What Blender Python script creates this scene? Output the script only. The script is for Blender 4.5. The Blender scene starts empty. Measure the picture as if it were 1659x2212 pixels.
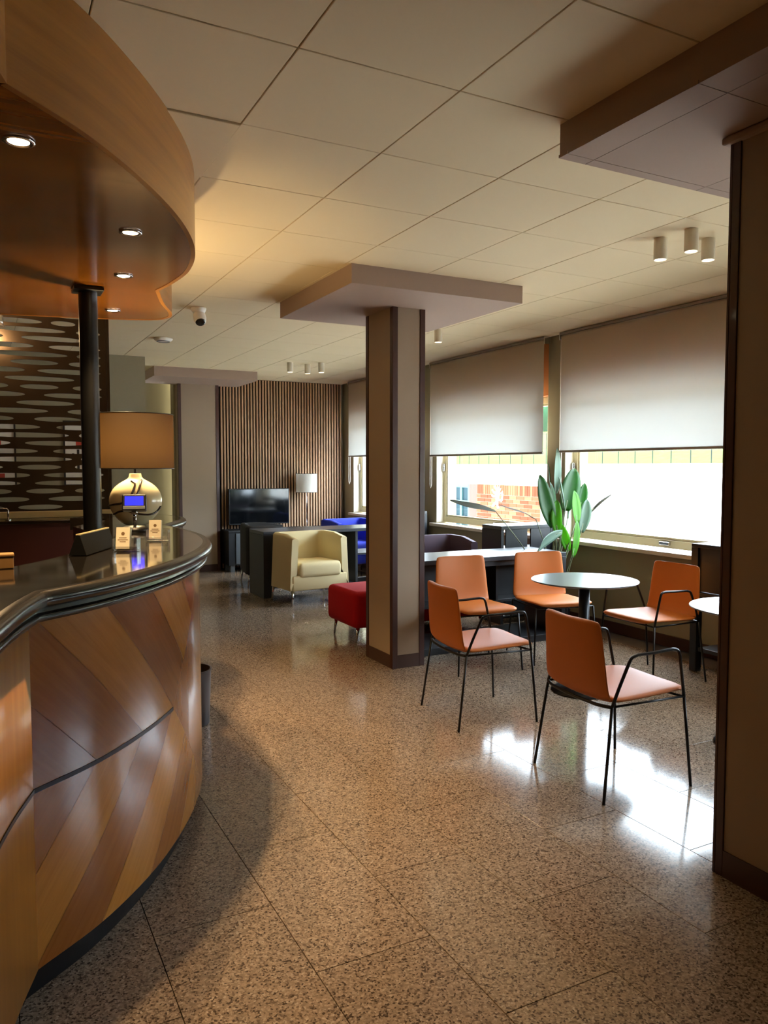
import bpy, bmesh, math, random
from mathutils import Vector, Matrix
R = math.radians
random.seed(7)
S = bpy.context.scene
COL = S.collection

# ------------------------------------------------------------------ camera
CAM_H = 1.52
FPX = 1661.0
cd = bpy.data.cameras.new('camera'); cam = bpy.data.objects.new('camera', cd); COL.objects.link(cam)
cd.sensor_fit = 'HORIZONTAL'; cd.sensor_width = 36.0; cd.lens = 36.0 * FPX / 1659.0
cd.clip_start = 0.05; cd.clip_end = 300
PITCH = math.atan(98 / FPX); YAW = math.atan(868 / math.hypot(FPX, 98))
fw = Vector((math.sin(YAW) * math.cos(PITCH), math.cos(YAW) * math.cos(PITCH), -math.sin(PITCH)))
rt = Vector((math.cos(YAW), -math.sin(YAW), 0)); upv = rt.cross(fw)
mw = Matrix((rt, upv, -fw)).transposed().to_4x4(); mw.translation = (0, 0, CAM_H)
cam.matrix_world = mw
S.camera = cam

# ------------------------------------------------------------------ sky, sun, exposure
W = bpy.data.worlds.new('sky'); S.world = W; W.use_nodes = True
bgn = W.node_tree.nodes['Background']
bgn.inputs[0].default_value = (0.77, 0.89, 1.0, 1); bgn.inputs[1].default_value = 12.0
sl = bpy.data.lights.new('sun', 'SUN'); sl.energy = 16.0; sl.angle = R(3); sl.color = (1, .96, .9)
so = bpy.data.objects.new('sun', sl); COL.objects.link(so)
so.rotation_euler = Vector((0.0, -0.62, -1.0)).to_track_quat('-Z', 'Y').to_euler()
S.view_settings.view_transform = 'Standard'; S.view_settings.look = 'None'
S.view_settings.exposure = 1.0; S.view_settings.gamma = 1.0
S.view_settings.use_curve_mapping = False
try:
    S.cycles.use_denoising = True
    S.cycles.max_bounces = 10; S.cycles.diffuse_bounces = 6; S.cycles.glossy_bounces = 5
    S.cycles.transmission_bounces = 8; S.cycles.transparent_max_bounces = 12
    S.cycles.caustics_reflective = False; S.cycles.caustics_refractive = False
    S.cycles.sample_clamp_indirect = 6.0
except Exception:
    pass

def portal(y0, y1, z0, z1, x):
    l = bpy.data.lights.new('window_portal', 'AREA'); l.shape = 'RECTANGLE'; l.size = y1 - y0; l.size_y = z1 - z0
    o = bpy.data.objects.new('window_portal', l); COL.objects.link(o)
    o.location = (x, (y0 + y1) / 2, (z0 + z1) / 2)
    o.rotation_euler = Vector((-1, 0, 0)).to_track_quat('-Z', 'Z').to_euler()
    l.cycles.is_portal = True
WIN = [(8.72, 10.80), (6.18, 8.34), (3.72, 5.92), (1.10, 3.36)]
WZ0, WZ1 = 0.82, 2.24
for a, b in WIN: portal(a, b, WZ0, WZ1, 5.45)

# ------------------------------------------------------------------ helpers
def srgb(r, g, b):
    f = lambda c: (c / 255 / 12.92) if c / 255 <= .04045 else ((c / 255 + .055) / 1.055) ** 2.4
    return (f(r), f(g), f(b), 1)
MATS = {}
def mat(name, col, rough=.5, metal=0., spec=.5, emit=None, estr=0., coat=0., bump=None, noise=None, trans=0.):
    m = bpy.data.materials.new(name); m.use_nodes = True; nt = m.node_tree
    p = nt.nodes['Principled BSDF']
    p.inputs['Base Color'].default_value = col; p.inputs['Roughness'].default_value = rough
    p.inputs['Metallic'].default_value = metal; p.inputs['Specular IOR Level'].default_value = spec
    p.inputs['Coat Weight'].default_value = coat; p.inputs['Coat Roughness'].default_value = .08
    p.inputs['Transmission Weight'].default_value = trans
    if emit:
        p.inputs['Emission Color'].default_value = emit; p.inputs['Emission Strength'].default_value = estr
    geo = nt.nodes.new('ShaderNodeNewGeometry')
    if noise:  # (scale, amount)
        n = nt.nodes.new('ShaderNodeTexNoise'); n.inputs['Scale'].default_value = noise[0]; n.inputs['Detail'].default_value = 3
        nt.links.new(geo.outputs['Position'], n.inputs['Vector'])
        hsv = nt.nodes.new('ShaderNodeHueSaturation'); hsv.inputs['Color'].default_value = col
        mr = nt.nodes.new('ShaderNodeMapRange'); mr.inputs['To Min'].default_value = 1 - noise[1]; mr.inputs['To Max'].default_value = 1 + noise[1]
        nt.links.new(n.outputs['Fac'], mr.inputs['Value']); nt.links.new(mr.outputs['Result'], hsv.inputs['Value'])
        nt.links.new(hsv.outputs['Color'], p.inputs['Base Color'])
    if bump:   # (scale, strength)
        n = nt.nodes.new('ShaderNodeTexNoise'); n.inputs['Scale'].default_value = bump[0]; n.inputs['Detail'].default_value = 2
        nt.links.new(geo.outputs['Position'], n.inputs['Vector'])
        b = nt.nodes.new('ShaderNodeBump'); b.inputs['Strength'].default_value = bump[1]; b.inputs['Distance'].default_value = .002
        nt.links.new(n.outputs['Fac'], b.inputs['Height']); nt.links.new(b.outputs['Normal'], p.inputs['Normal'])
    MATS[name] = m
    return m

def wood(name, c1, c2, rough, scale, coords='pos', coat=.3, spec=.5):
    m = bpy.data.materials.new(name); m.use_nodes = True; nt = m.node_tree; p = nt.nodes['Principled BSDF']
    if coords == 'uv':
        src = nt.nodes.new('ShaderNodeTexCoord').outputs['UV']
    else:
        src = nt.nodes.new('ShaderNodeNewGeometry').outputs['Position']
    mp = nt.nodes.new('ShaderNodeMapping'); mp.inputs['Scale'].default_value = scale
    nt.links.new(src, mp.inputs['Vector'])
    n1 = nt.nodes.new('ShaderNodeTexNoise'); n1.inputs['Scale'].default_value = 1; n1.inputs['Detail'].default_value = 6; n1.inputs['Roughness'].default_value = .65
    nt.links.new(mp.outputs['Vector'], n1.inputs['Vector'])
    r = nt.nodes.new('ShaderNodeValToRGB'); r.color_ramp.elements[0].color = c1; r.color_ramp.elements[1].color = c2
    r.color_ramp.elements[0].position = .3; r.color_ramp.elements[1].position = .7
    nt.links.new(n1.outputs['Fac'], r.inputs['Fac']); nt.links.new(r.outputs['Color'], p.inputs['Base Color'])
    p.inputs['Roughness'].default_value = rough; p.inputs['Coat Weight'].default_value = coat; p.inputs['Coat Roughness'].default_value = .12
    p.inputs['Specular IOR Level'].default_value = spec
    MATS[name] = m
    return m

def granite_floor():
    m = bpy.data.materials.new('granite_floor'); m.use_nodes = True; nt = m.node_tree; p = nt.nodes['Principled BSDF']
    geo = nt.nodes.new('ShaderNodeNewGeometry'); oi = nt.nodes.new('ShaderNodeObjectInfo')
    v = nt.nodes.new('ShaderNodeTexVoronoi'); v.inputs['Scale'].default_value = 165
    nt.links.new(geo.outputs['Position'], v.inputs['Vector'])
    sep = nt.nodes.new('ShaderNodeSeparateColor'); nt.links.new(v.outputs['Color'], sep.inputs['Color'])
    r = nt.nodes.new('ShaderNodeValToRGB'); cr = r.color_ramp; cr.interpolation = 'CONSTANT'
    cols = [(0, srgb(78, 64, 52)), (.10, srgb(112, 94, 77)), (.26, srgb(140, 119, 98)), (.55, srgb(154, 132, 110)), (.80, srgb(165, 144, 122)), (.95, srgb(176, 157, 136))]
    cr.elements[0].position = 0; cr.elements[0].color = cols[0][1]; cr.elements[1].position = cols[1][0]; cr.elements[1].color = cols[1][1]
    for q, c in cols[2:]:
        e = cr.elements.new(q); e.color = c
    nt.links.new(sep.outputs['Red'], r.inputs['Fac'])
    n = nt.nodes.new('ShaderNodeTexNoise'); n.inputs['Scale'].default_value = 45; n.inputs['Detail'].default_value = 4
    nt.links.new(geo.outputs['Position'], n.inputs['Vector'])
    add = nt.nodes.new('ShaderNodeMath'); add.operation = 'MULTIPLY_ADD'; add.inputs[1].default_value = .10; add.inputs[2].default_value = .93
    nt.links.new(oi.outputs['Random'], add.inputs[0])
    mr = nt.nodes.new('ShaderNodeMapRange'); mr.inputs['From Min'].default_value = .3; mr.inputs['From Max'].default_value = .7
    mr.inputs['To Min'].default_value = .78; mr.inputs['To Max'].default_value = 1.12
    nt.links.new(n.outputs['Fac'], mr.inputs['Value'])
    mul = nt.nodes.new('ShaderNodeMath'); mul.operation = 'MULTIPLY'
    nt.links.new(add.outputs[0], mul.inputs[0]); nt.links.new(mr.outputs[0], mul.inputs[1])
    hsv = nt.nodes.new('ShaderNodeHueSaturation'); nt.links.new(r.outputs['Color'], hsv.inputs['Color']); nt.links.new(mul.outputs[0], hsv.inputs['Value'])
    hsv.inputs['Saturation'].default_value = .9
    nt.links.new(hsv.outputs['Color'], p.inputs['Base Color'])
    p.inputs['Roughness'].default_value = .11; p.inputs['IOR'].default_value = 1.42
    MATS['granite_floor'] = m

def blind_fabric():
    m = bpy.data.materials.new('blind_fabric'); m.use_nodes = True; nt = m.node_tree
    out = nt.nodes['Material Output']; nt.nodes.remove(nt.nodes['Principled BSDF'])
    d = nt.nodes.new('ShaderNodeBsdfDiffuse'); d.inputs[0].default_value = srgb(206, 188, 162)
    t = nt.nodes.new('ShaderNodeBsdfTranslucent'); t.inputs[0].default_value = srgb(224, 228, 228)
    w = nt.nodes.new('ShaderNodeTexWave'); w.inputs['Scale'].default_value = 220; w.bands_direction = 'Z'
    geo = nt.nodes.new('ShaderNodeNewGeometry'); nt.links.new(geo.outputs['Position'], w.inputs['Vector'])
    b = nt.nodes.new('ShaderNodeBump'); b.inputs['Strength'].default_value = .05; b.inputs['Distance'].default_value = .001
    nt.links.new(w.outputs['Fac'], b.inputs['Height']); nt.links.new(b.outputs[0], d.inputs['Normal'])
    mx = nt.nodes.new('ShaderNodeMixShader'); mx.inputs[0].default_value = .36
    nt.links.new(d.outputs[0], mx.inputs[1]); nt.links.new(t.outputs[0], mx.inputs[2]); nt.links.new(mx.outputs[0], out.inputs[0])
    MATS['blind_fabric'] = m

def shade_mat(name, outer, tcol, fac):
    m = bpy.data.materials.new(name); m.use_nodes = True; nt = m.node_tree
    out = nt.nodes['Material Output']; nt.nodes.remove(nt.nodes['Principled BSDF'])
    d = nt.nodes.new('ShaderNodeBsdfDiffuse'); d.inputs[0].default_value = outer
    t = nt.nodes.new('ShaderNodeBsdfTranslucent'); t.inputs[0].default_value = tcol
    mx = nt.nodes.new('ShaderNodeMixShader'); mx.inputs[0].default_value = fac
    nt.links.new(d.outputs[0], mx.inputs[1]); nt.links.new(t.outputs[0], mx.inputs[2]); nt.links.new(mx.outputs[0], out.inputs[0])
    MATS[name] = m

def clear_mat(name, tint, ior=1.45, rough=0.0, extra=0.0):
    m = bpy.data.materials.new(name); m.use_nodes = True; nt = m.node_tree
    out = nt.nodes['Material Output']; nt.nodes.remove(nt.nodes['Principled BSDF'])
    t = nt.nodes.new('ShaderNodeBsdfTransparent'); t.inputs[0].default_value = tint
    g = nt.nodes.new('ShaderNodeBsdfGlossy'); g.inputs['Roughness'].default_value = rough
    f = nt.nodes.new('ShaderNodeFresnel'); f.inputs[0].default_value = ior
    gn = nt.nodes.new('ShaderNodeNewGeometry'); inv = nt.nodes.new('ShaderNodeMath'); inv.operation = 'SUBTRACT'; inv.inputs[0].default_value = 1.0
    nt.links.new(gn.outputs['Backfacing'], inv.inputs[1])
    ml = nt.nodes.new('ShaderNodeMath'); ml.operation = 'MULTIPLY'; nt.links.new(f.outputs[0], ml.inputs[0]); nt.links.new(inv.outputs[0], ml.inputs[1])
    fac = ml.outputs[0]
    if extra:
        a = nt.nodes.new('ShaderNodeMath'); a.operation = 'ADD'; a.inputs[1].default_value = extra; nt.links.new(fac, a.inputs[0]); fac = a.outputs[0]
    mx = nt.nodes.new('ShaderNodeMixShader'); nt.links.new(fac, mx.inputs[0])
    nt.links.new(t.outputs[0], mx.inputs[1]); nt.links.new(g.outputs[0], mx.inputs[2]); nt.links.new(mx.outputs[0], out.inputs[0])
    MATS[name] = m

def leaf_mat(name, col, back):
    m = bpy.data.materials.new(name); m.use_nodes = True; nt = m.node_tree
    out = nt.nodes['Material Output']; p = nt.nodes['Principled BSDF']
    p.inputs['Base Color'].default_value = col; p.inputs['Roughness'].default_value = .42
    t = nt.nodes.new('ShaderNodeBsdfTranslucent'); t.inputs[0].default_value = back
    mx = nt.nodes.new('ShaderNodeMixShader'); mx.inputs[0].default_value = .45
    nt.links.new(p.outputs[0], mx.inputs[1]); nt.links.new(t.outputs[0], mx.inputs[2]); nt.links.new(mx.outputs[0], out.inputs[0])
    MATS[name] = m

granite_floor(); blind_fabric()
mat('grout', srgb(96, 78, 64), .7)
mat('ceiling_paint', srgb(228, 211, 176), .85, spec=.2, noise=(1.3, .03))
mat('ceiling_gap', srgb(120, 104, 84), .9)
mat('wall_paint', srgb(150, 141, 116), .7, spec=.3, noise=(2.5, .03))
mat('wall_white', srgb(196, 186, 166), .8, spec=.3)
mat('panel_dark', srgb(92, 62, 42), .5, noise=(4, .1))
mat('facade', srgb(150, 112, 86), .9, noise=(2, .1))
mat('lintel_warm_tint', srgb(208, 132, 74), .8)  # orange deepened to put a warm glow onto the blinds
mat('soffit_paint', srgb(168, 146, 132), .8, spec=.25)
mat('column_paint', srgb(160, 140, 118), .6, spec=.35, noise=(3, .03))
mat('trim_wood', srgb(64, 29, 16), .4, coat=.2, noise=(9, .12))
mat('skirting_wood', srgb(70, 44, 32), .45)
wood('slat_wood', srgb(162, 122, 90), srgb(204, 166, 130), .55, (60, 60, 2.0), coat=0)
mat('slat_back', srgb(26, 20, 17), .9)
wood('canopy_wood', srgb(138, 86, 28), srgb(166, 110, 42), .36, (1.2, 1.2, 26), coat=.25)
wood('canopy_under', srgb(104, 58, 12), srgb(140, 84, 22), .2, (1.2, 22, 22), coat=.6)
for i, (a, b) in enumerate([((156, 96, 36), (178, 114, 46)), ((184, 122, 48), (206, 142, 62)), ((146, 86, 30), (166, 103, 42)), ((196, 132, 56), (214, 150, 72))]):
    wood('veneer_%d' % i, srgb(*a), srgb(*b), .26, (2.5, 45, 45), 'uv', coat=.5)
wood('veneer_plain', srgb(184, 122, 48), srgb(204, 142, 62), .3, (30, 30, 1.2), coat=.4)
mat('black_granite', srgb(34, 30, 26), .06, spec=.6, coat=1.0, noise=(220, .25))
mat('black_edge', srgb(26, 26, 27), .22, spec=.5)
mat('kick_black', srgb(22, 23, 26), .3)
mat('strip_metal', srgb(44, 42, 44), .35, metal=.6)
mat('black_metal', srgb(20, 20, 21), .38, metal=.3)
mat('rod_metal', srgb(36, 34, 33), .32, metal=.6)
mat('chrome', srgb(205, 205, 208), .14, metal=1.)
mat('bronze_screen', srgb(58, 46, 34), .36, metal=.75)
mat('maroon_panel', srgb(58, 16, 14), .5)
mat('dark_wood', srgb(38, 22, 16), .4)
mat('orange_leather', srgb(192, 108, 42), .5, spec=.35, bump=(260, .12), noise=(6, .04))
mat('desk_black', srgb(30, 31, 34), .42)
mat('desk_top', srgb(52, 54, 58), .30)
mat('table_top', srgb(96, 100, 106), .28, spec=.5)
mat('cream_fabric', srgb(216, 200, 156), .85, spec=.2, bump=(400, .15))
mat('black_fabric', srgb(24, 24, 26), .8)
mat('purple_fabric', srgb(74, 60, 70), .8, spec=.25)
mat('blue_fabric', srgb(46, 58, 168), .8, spec=.25)
mat('red_fabric', srgb(176, 14, 26), .8, spec=.25)
mat('tv_black', srgb(12, 13, 15), .3)
mat('tv_screen', srgb(10, 12, 15), .08, spec=.6)
mat('cabinet_grey', srgb(84, 90, 94), .5)
mat('cabinet_black', srgb(22, 23, 26), .5)
mat('white_plastic', srgb(232, 228, 220), .4)
mat('spot_body', srgb(226, 218, 200), .6)
mat('lamp_glow', srgb(255, 226, 170), .5, emit=(1, .80, .48, 1), estr=26)
mat('spot_glow', srgb(255, 240, 210), .5, emit=(1, .86, .62, 1), estr=7)
mat('ceramic_cream', srgb(236, 222, 180), .18, coat=.6)
mat('glaze_dark', srgb(44, 26, 14), .2, coat=.5)
shade_mat('shade_dark', srgb(58, 52, 46), srgb(112, 80, 42), .05)
shade_mat('shade_white', srgb(226, 224, 216), srgb(226, 224, 216), .4)
clear_mat('window_glass', (.97, .99, 1, 1))
clear_mat('acrylic', (.96, .96, .96, 1), 1.5, .08, .24)
mat('card_paper', srgb(236, 226, 204), .7)
mat('card_print', srgb(120, 92, 58), .7)
mat('gold_edge', srgb(206, 188, 140), .3, metal=.5)
mat('lcd_blue', srgb(10, 10, 120), .3, emit=(.01, .015, 1, 1), estr=1.3)
mat('tan_box', srgb(150, 112, 62), .6)
mat('bin_brown', srgb(48, 38, 36), .45)
mat('frame_olive', srgb(186, 176, 140), .5)
mat('reveal_paint', srgb(222, 220, 206), .8)
mat('marble_sill', srgb(214, 204, 190), .25)
mat('blind_bar', srgb(150, 142, 132), .5)
mat('chain_white', srgb(214, 208, 196), .5)
leaf_mat('leaf_dark', srgb(52, 92, 52), srgb(86, 150, 40))
leaf_mat('leaf_bright', srgb(78, 140, 40), srgb(140, 210, 50))
leaf_mat('leaf_grey', srgb(116, 140, 124), srgb(110, 140, 100))
mat('leaf_silhouette', srgb(66, 68, 56), .7)  # colour darkened so these leaves read as backlit silhouettes at the window
mat('petiole', srgb(120, 128, 96), .6)
mat('pot_grey', srgb(60, 60, 62), .6)
mat('soil', srgb(48, 36, 26), .95)
mat('concrete_white', srgb(226, 224, 218), .9)
mat('paving', srgb(206, 204, 198), .9)
mat('grass', srgb(66, 80, 44), .95, spec=0., noise=(6, .3))
mat('fence_grey', srgb(40, 46, 44), .8, spec=.1)
mat('brick_a', srgb(136, 86, 66), .9, spec=0., noise=(30, .1)); mat('brick_b', srgb(118, 72, 56), .9, spec=0., noise=(30, .1)); mat('brick_c', srgb(150, 100, 78), .9, spec=0., noise=(30, .1))
mat('mortar', srgb(166, 152, 136), .95, spec=0.)
mat('cyan_frame', srgb(62, 104, 110), .6)
mat('cyan_glass', srgb(34, 60, 70), .7, spec=.2)
mat('return_grey', srgb(92, 80, 74), .9)
mat('emblem_white', srgb(246, 246, 246), .7)
mat('poster_paper', srgb(214, 208, 198), .7); mat('poster_dark', srgb(40, 36, 34), .7); mat('poster_red', srgb(170, 52, 34), .7)
mat('black_rubber', srgb(12, 12, 12), .7, spec=.12)
mat('hedge', srgb(40, 66, 46), .95, spec=0., noise=(3, .4))

class B:
    """collects shapes into one bmesh"""
    def __init__(s): s.bm = bmesh.new()
    def box(s, x0, x1, y0, y1, z0, z1, M=None):
        vs = [s.bm.verts.new((x, y, z)) for z in (z0, z1) for y in (y0, y1) for x in (x0, x1)]
        for f in ((0, 2, 3, 1), (4, 5, 7, 6), (0, 1, 5, 4), (2, 6, 7, 3), (0, 4, 6, 2), (1, 3, 7, 5)):
            s.bm.faces.new([vs[i] for i in f])
        if M is not None:
            for v in vs: v.co = M @ v.co
        return s
    def rbox(s, x0, x1, y0, y1, z0, z1, r=.01, seg=2):
        b = bmesh.new(); t = B.__new__(B); t.bm = b; t.box(x0, x1, y0, y1, z0, z1)
        bmesh.ops.bevel(b, geom=list(b.edges), offset=r, segments=seg, affect='EDGES', profile=.5)
        s.merge(b); return s
    def merge(s, b):
        me = bpy.data.meshes.new('t'); b.to_mesh(me); b.free(); s.bm.from_mesh(me); bpy.data.meshes.remove(me)
    def cyl(s, x, y, z0, z1, r0, r1=None, n=24, cap=True):
        r1 = r0 if r1 is None else r1
        a = [s.bm.verts.new((x + r0 * math.cos(2 * math.pi * i / n), y + r0 * math.sin(2 * math.pi * i / n), z0)) for i in range(n)]
        b = [s.bm.verts.new((x + r1 * math.cos(2 * math.pi * i / n), y + r1 * math.sin(2 * math.pi * i / n), z1)) for i in range(n)]
        for i in range(n): s.bm.faces.new((a[i], a[(i + 1) % n], b[(i + 1) % n], b[i]))
        if cap: s.bm.faces.new(a[::-1]); s.bm.faces.new(b)
        return s
    def lathe(s, prof, x=0, y=0, n=32):
        rings = []
        for r, z in prof:
            if r < 1e-5: rings.append([s.bm.verts.new((x, y, z))])
            else: rings.append([s.bm.verts.new((x + r * math.cos(2 * math.pi * i / n), y + r * math.sin(2 * math.pi * i / n), z)) for i in range(n)])
        for a, b in zip(rings, rings[1:]):
            for i in range(n):
                j = (i + 1) % n
                if len(a) == 1 and len(b) == 1: continue
                if len(a) == 1: s.bm.faces.new((a[0], b[j], b[i]))
                elif len(b) == 1: s.bm.faces.new((a[i], a[j], b[0]))
                else: s.bm.faces.new((a[i], a[j], b[j], b[i]))
        return s
    def tube(s, pts, r, n=8, r1=None, cap=True):
        pts = [Vector(p) for p in pts]; rings = []; up = None
        for i, p in enumerate(pts):
            d = (pts[min(i + 1, len(pts) - 1)] - pts[max(i - 1, 0)]).normalized()
            if up is None:
                up = Vector((0, 0, 1)) if abs(d.z) < .9 else Vector((1, 0, 0))
            u = (up - d * up.dot(d)).normalized(); v = d.cross(u); up = u
            rr = r if r1 is None else r + (r1 - r) * i / (len(pts) - 1)
            rings.append([s.bm.verts.new(p + (u * math.cos(2 * math.pi * k / n) + v * math.sin(2 * math.pi * k / n)) * rr) for k in range(n)])
        for a, b in zip(rings, rings[1:]):
            for k in range(n): s.bm.faces.new((a[k], a[(k + 1) % n], b[(k + 1) % n], b[k]))
        if cap: s.bm.faces.new(rings[0][::-1]); s.bm.faces.new(rings[-1])
        return s
    def prism(s, poly, z0, z1):
        a = [s.bm.verts.new((x, y, z0)) for x, y in poly]; b = [s.bm.verts.new((x, y, z1)) for x, y in poly]
        n = len(poly)
        for i in range(n): s.bm.faces.new((a[i], a[(i + 1) % n], b[(i + 1) % n], b[i]))
        s.bm.faces.new(a[::-1]); s.bm.faces.new(b)
        return s
    def grid(s, rows, close=False):
        V = [[s.bm.verts.new(p) for p in r] for r in rows]
        for a, b in zip(V, V[1:]):
            for k in range(len(a) - (0 if close else 1)):
                j = (k + 1) % len(a); s.bm.faces.new((a[k], a[j], b[j], b[k]))
        return V

def obj(name, b, m, parent=None, smooth=False, bevel=0, seg=2, solid=0, subsurf=0):
    bm = b.bm if isinstance(b, B) else b
    bmesh.ops.recalc_face_normals(bm, faces=list(bm.faces))
    me = bpy.data.meshes.new(name); bm.to_mesh(me); bm.free()
    me.materials.append(MATS[m])
    if smooth:
        for p in me.polygons: p.use_smooth = True
    o = bpy.data.objects.new(name, me); COL.objects.link(o)
    if solid:
        k = o.modifiers.new('solid', 'SOLIDIFY'); k.thickness = solid; k.offset = 0
    if bevel:
        k = o.modifiers.new('bevel', 'BEVEL'); k.width = bevel; k.segments = seg; k.limit_method = 'ANGLE'; k.angle_limit = R(40)
        if smooth is False:
            for p in me.polygons: p.use_smooth = True
            try: k.harden_normals = True
            except Exception: pass
    if subsurf:
        k = o.modifiers.new('sub', 'SUBSURF'); k.levels = subsurf; k.render_levels = subsurf
    if smooth == 'auto' or bevel:
        pass
    if parent is not None: o.parent = parent
    return o
def smooth_by_angle(o, ang=35):
    o.data.set_sharp_from_angle(angle=R(ang))
def empty(name, loc=(0, 0, 0), rz=0):
    o = bpy.data.objects.new(name, None); COL.objects.link(o); o.location = loc; o.rotation_euler = (0, 0, rz)
    o.empty_display_size = .1
    return o
def tag(o, label=None, cat=None, group=None, kind=None):
    if label: o['label'] = label
    if cat: o['category'] = cat
    if group: o['group'] = group
    if kind: o['kind'] = kind
    return o
def copy_tree(o, parent=None):
    c = o.copy(); COL.objects.link(c); c.parent = parent
    for ch in [k for k in bpy.data.objects if k.parent == o]: copy_tree(ch, c)
    return c
def lamp(name, kind, loc, energy, color, parent=None, **kw):
    l = bpy.data.lights.new(name, kind); l.energy = energy; l.color = color
    for k, v in kw.items(): setattr(l, k, v)
    o = bpy.data.objects.new(name, l); COL.objects.link(o); o.location = loc
    if parent is not None: o.parent = parent
    return o
def catmull(P, n=8):
    P = [Vector(p) for p in P]; Q = [2 * P[0] - P[1]] + P + [2 * P[-1] - P[-2]]; out = []
    for i in range(1, len(Q) - 2):
        a, b, c, d = Q[i - 1], Q[i], Q[i + 1], Q[i + 2]
        for k in range(n):
            t = k / n
            out.append(.5 * ((2 * b) + (c - a) * t + (2 * a - 5 * b + 4 * c - d) * t * t + (3 * b - a - 3 * c + d) * t ** 3))
    out.append(P[-1]); return out

# ------------------------------------------------------------------ structure: floor and ceiling
ZC, ZS = 2.813, 2.69
XW = 5.10                       # inner face of the window wall
X0R, Y0R, Y1R = -3.0, -3.2, 11.20
fl = obj('floor', B().box(X0R - .2, XW + .35, Y0R - .2, 12.0, -.12, -.0125), 'grout'); tag(fl, 'polished speckled beige granite tile floor', None, None, 'structure')
TW, TL, GAP = .4, .81, .0014
tile_me = {}
def tile_obj(name, w, l, t, m, parent, loc, bev):
    key = (name, round(w, 3), round(l, 3))
    if key not in tile_me:
        b = bmesh.new(); q = B.__new__(B); q.bm = b; q.box(-w / 2, w / 2, -l / 2, l / 2, -t, 0)
        bmesh.ops.bevel(b, geom=[e for e in b.edges if all(v.co.z > -t / 2 for v in e.verts)], offset=bev, segments=1, affect='EDGES')
        o = obj(name, b, m, parent); tile_me[key] = o.data
    else:
        o = bpy.data.objects.new(name, tile_me[key]); COL.objects.link(o); o.parent = parent
    o.location = loc
    return o
rest = B()
i = -9
for i in range(-9, 12):
    xa, xb = .05 + i * TW, .05 + (i + 1) * TW
    if xa >= XW: continue
    xb = min(xb, XW); xa = max(xa, X0R)
    if xb - xa < .02: continue
    off = (2.07 if i % 2 == 0 else 2.475) - 10 * TL
    for j in range(0, 26):
        ya, yb = off + j * TL, off + (j + 1) * TL
        ya = max(ya, Y0R); yb = min(yb, 11.95)
        if yb - ya < .03: continue
        cx, cy = (xa + xb) / 2, (ya + yb) / 2
        if xa > -.15 and yb > .9 and cy < 11.2:
            tile_obj('floor_tile', xb - xa - GAP * 2, yb - ya - GAP * 2, .012, 'granite_floor', fl, (cx, cy, 0), .0006)
        else:
            rest.box(xa + GAP, xb - GAP, ya + GAP, yb - GAP, -.012, 0)
o = obj('floor_tile', rest, 'granite_floor', fl); tag(o, kind='stuff')

ce = obj('ceiling', B().box(X0R - .2, XW + .35, Y0R - .2, 12.0, ZC + .014, ZC + .2), 'ceiling_gap'); tag(ce, 'cream square panel ceiling', None, None, 'structure')
CT = .595; rest = B(); rng = random.Random(3)
for i in range(-7, 8):
    xa, xb = .902 + (i - 1) * CT, .902 + i * CT
    xa = max(xa, X0R); xb = min(xb, XW)
    if xb - xa < .03: continue
    for j in range(-10, 20):
        ya, yb = 2.303 + (j - 1) * CT, 2.303 + j * CT
        ya = max(ya, Y0R); yb = min(yb, 11.95)
        if yb - ya < .03: continue
        cx, cy = (xa + xb) / 2, (ya + yb) / 2
        if xb > -.1 and yb > 1.0 and cy < 11.2:
            o = tile_obj('ceiling_tile', xb - xa - .004, yb - ya - .004, .014, 'ceiling_paint', ce, (cx, cy, ZC), .002)
            o.rotation_euler = (math.pi, 0, 0)
            o.location.z = ZC + rng.uniform(0, .0006)
            if i == 0 and 2.9 < cy < 3.6: o.location.z = ZC - .007
        else:
            rest.box(xa + .002, xb - .002, ya + .002, yb - .002, ZC, ZC + .014)
o = obj('ceiling_tile', rest, 'ceiling_paint', ce); tag(o, kind='stuff')

# walls
b = B()
ys = [Y0R - .2] + [v for ab in sorted(WIN) for v in ab] + [12.0]
for k in range(0, len(ys), 2): b.box(XW, XW + .30, ys[k], ys[k + 1], 0, 2.95)
for a_, b_ in WIN: b.box(XW, XW + .30, a_, b_, 0, WZ0 - .05)
wr = tag(obj('wall_right', b, 'wall_paint'), 'olive grey window wall', None, None, 'structure')
b = B()
for a_, b_ in WIN: b.box(XW, XW + .30, a_, b_, WZ1, 2.95)
obj('lintel', b, 'lintel_warm_tint', wr)
b = B().box(2.45, XW, Y1R, Y1R + .2, 0, 2.95); b.box(1.58, 2.50, 11.55, 11.75, 0, 2.95)
tag(obj('wall_back', b, 'wall_paint'), 'far end wall behind slat panelling and pillar', None, None, 'structure')
b = B().box(X0R, 1.735, 9.42, 9.62, 0, 2.95); b.box(1.60, 1.735, 9.62, 11.549, 0, 2.95)
tag(obj('wall_partition', b, 'wall_paint'), 'olive grey partition wall behind the perforated screen', None, None, 'structure')
tag(obj('wall_left', B().box(X0R - .2, X0R, Y0R - .2, 12, 0, 2.95), 'panel_dark'), 'side wall behind the reception', None, None, 'structure')
tag(obj('wall_front', B().box(X0R - .2, XW + .3, Y0R - .2, Y0R, 0, 2.95), 'panel_dark'), 'entrance side wall behind the viewer', None, None, 'structure')
b = B().box(XW - .014, XW, -3, 11.1, 0, .10)
tag(obj('baseboard_right', b, 'skirting_wood', bevel=.003), 'dark brown baseboard under the windows', None, None, 'structure')
b = B().box(1.76, 2.46, 11.535, 11.55, 0, .10)
tag(obj('baseboard_back', b, 'skirting_wood', bevel=.003), 'dark brown baseboard of the far recess', None, None, 'structure')

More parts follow.
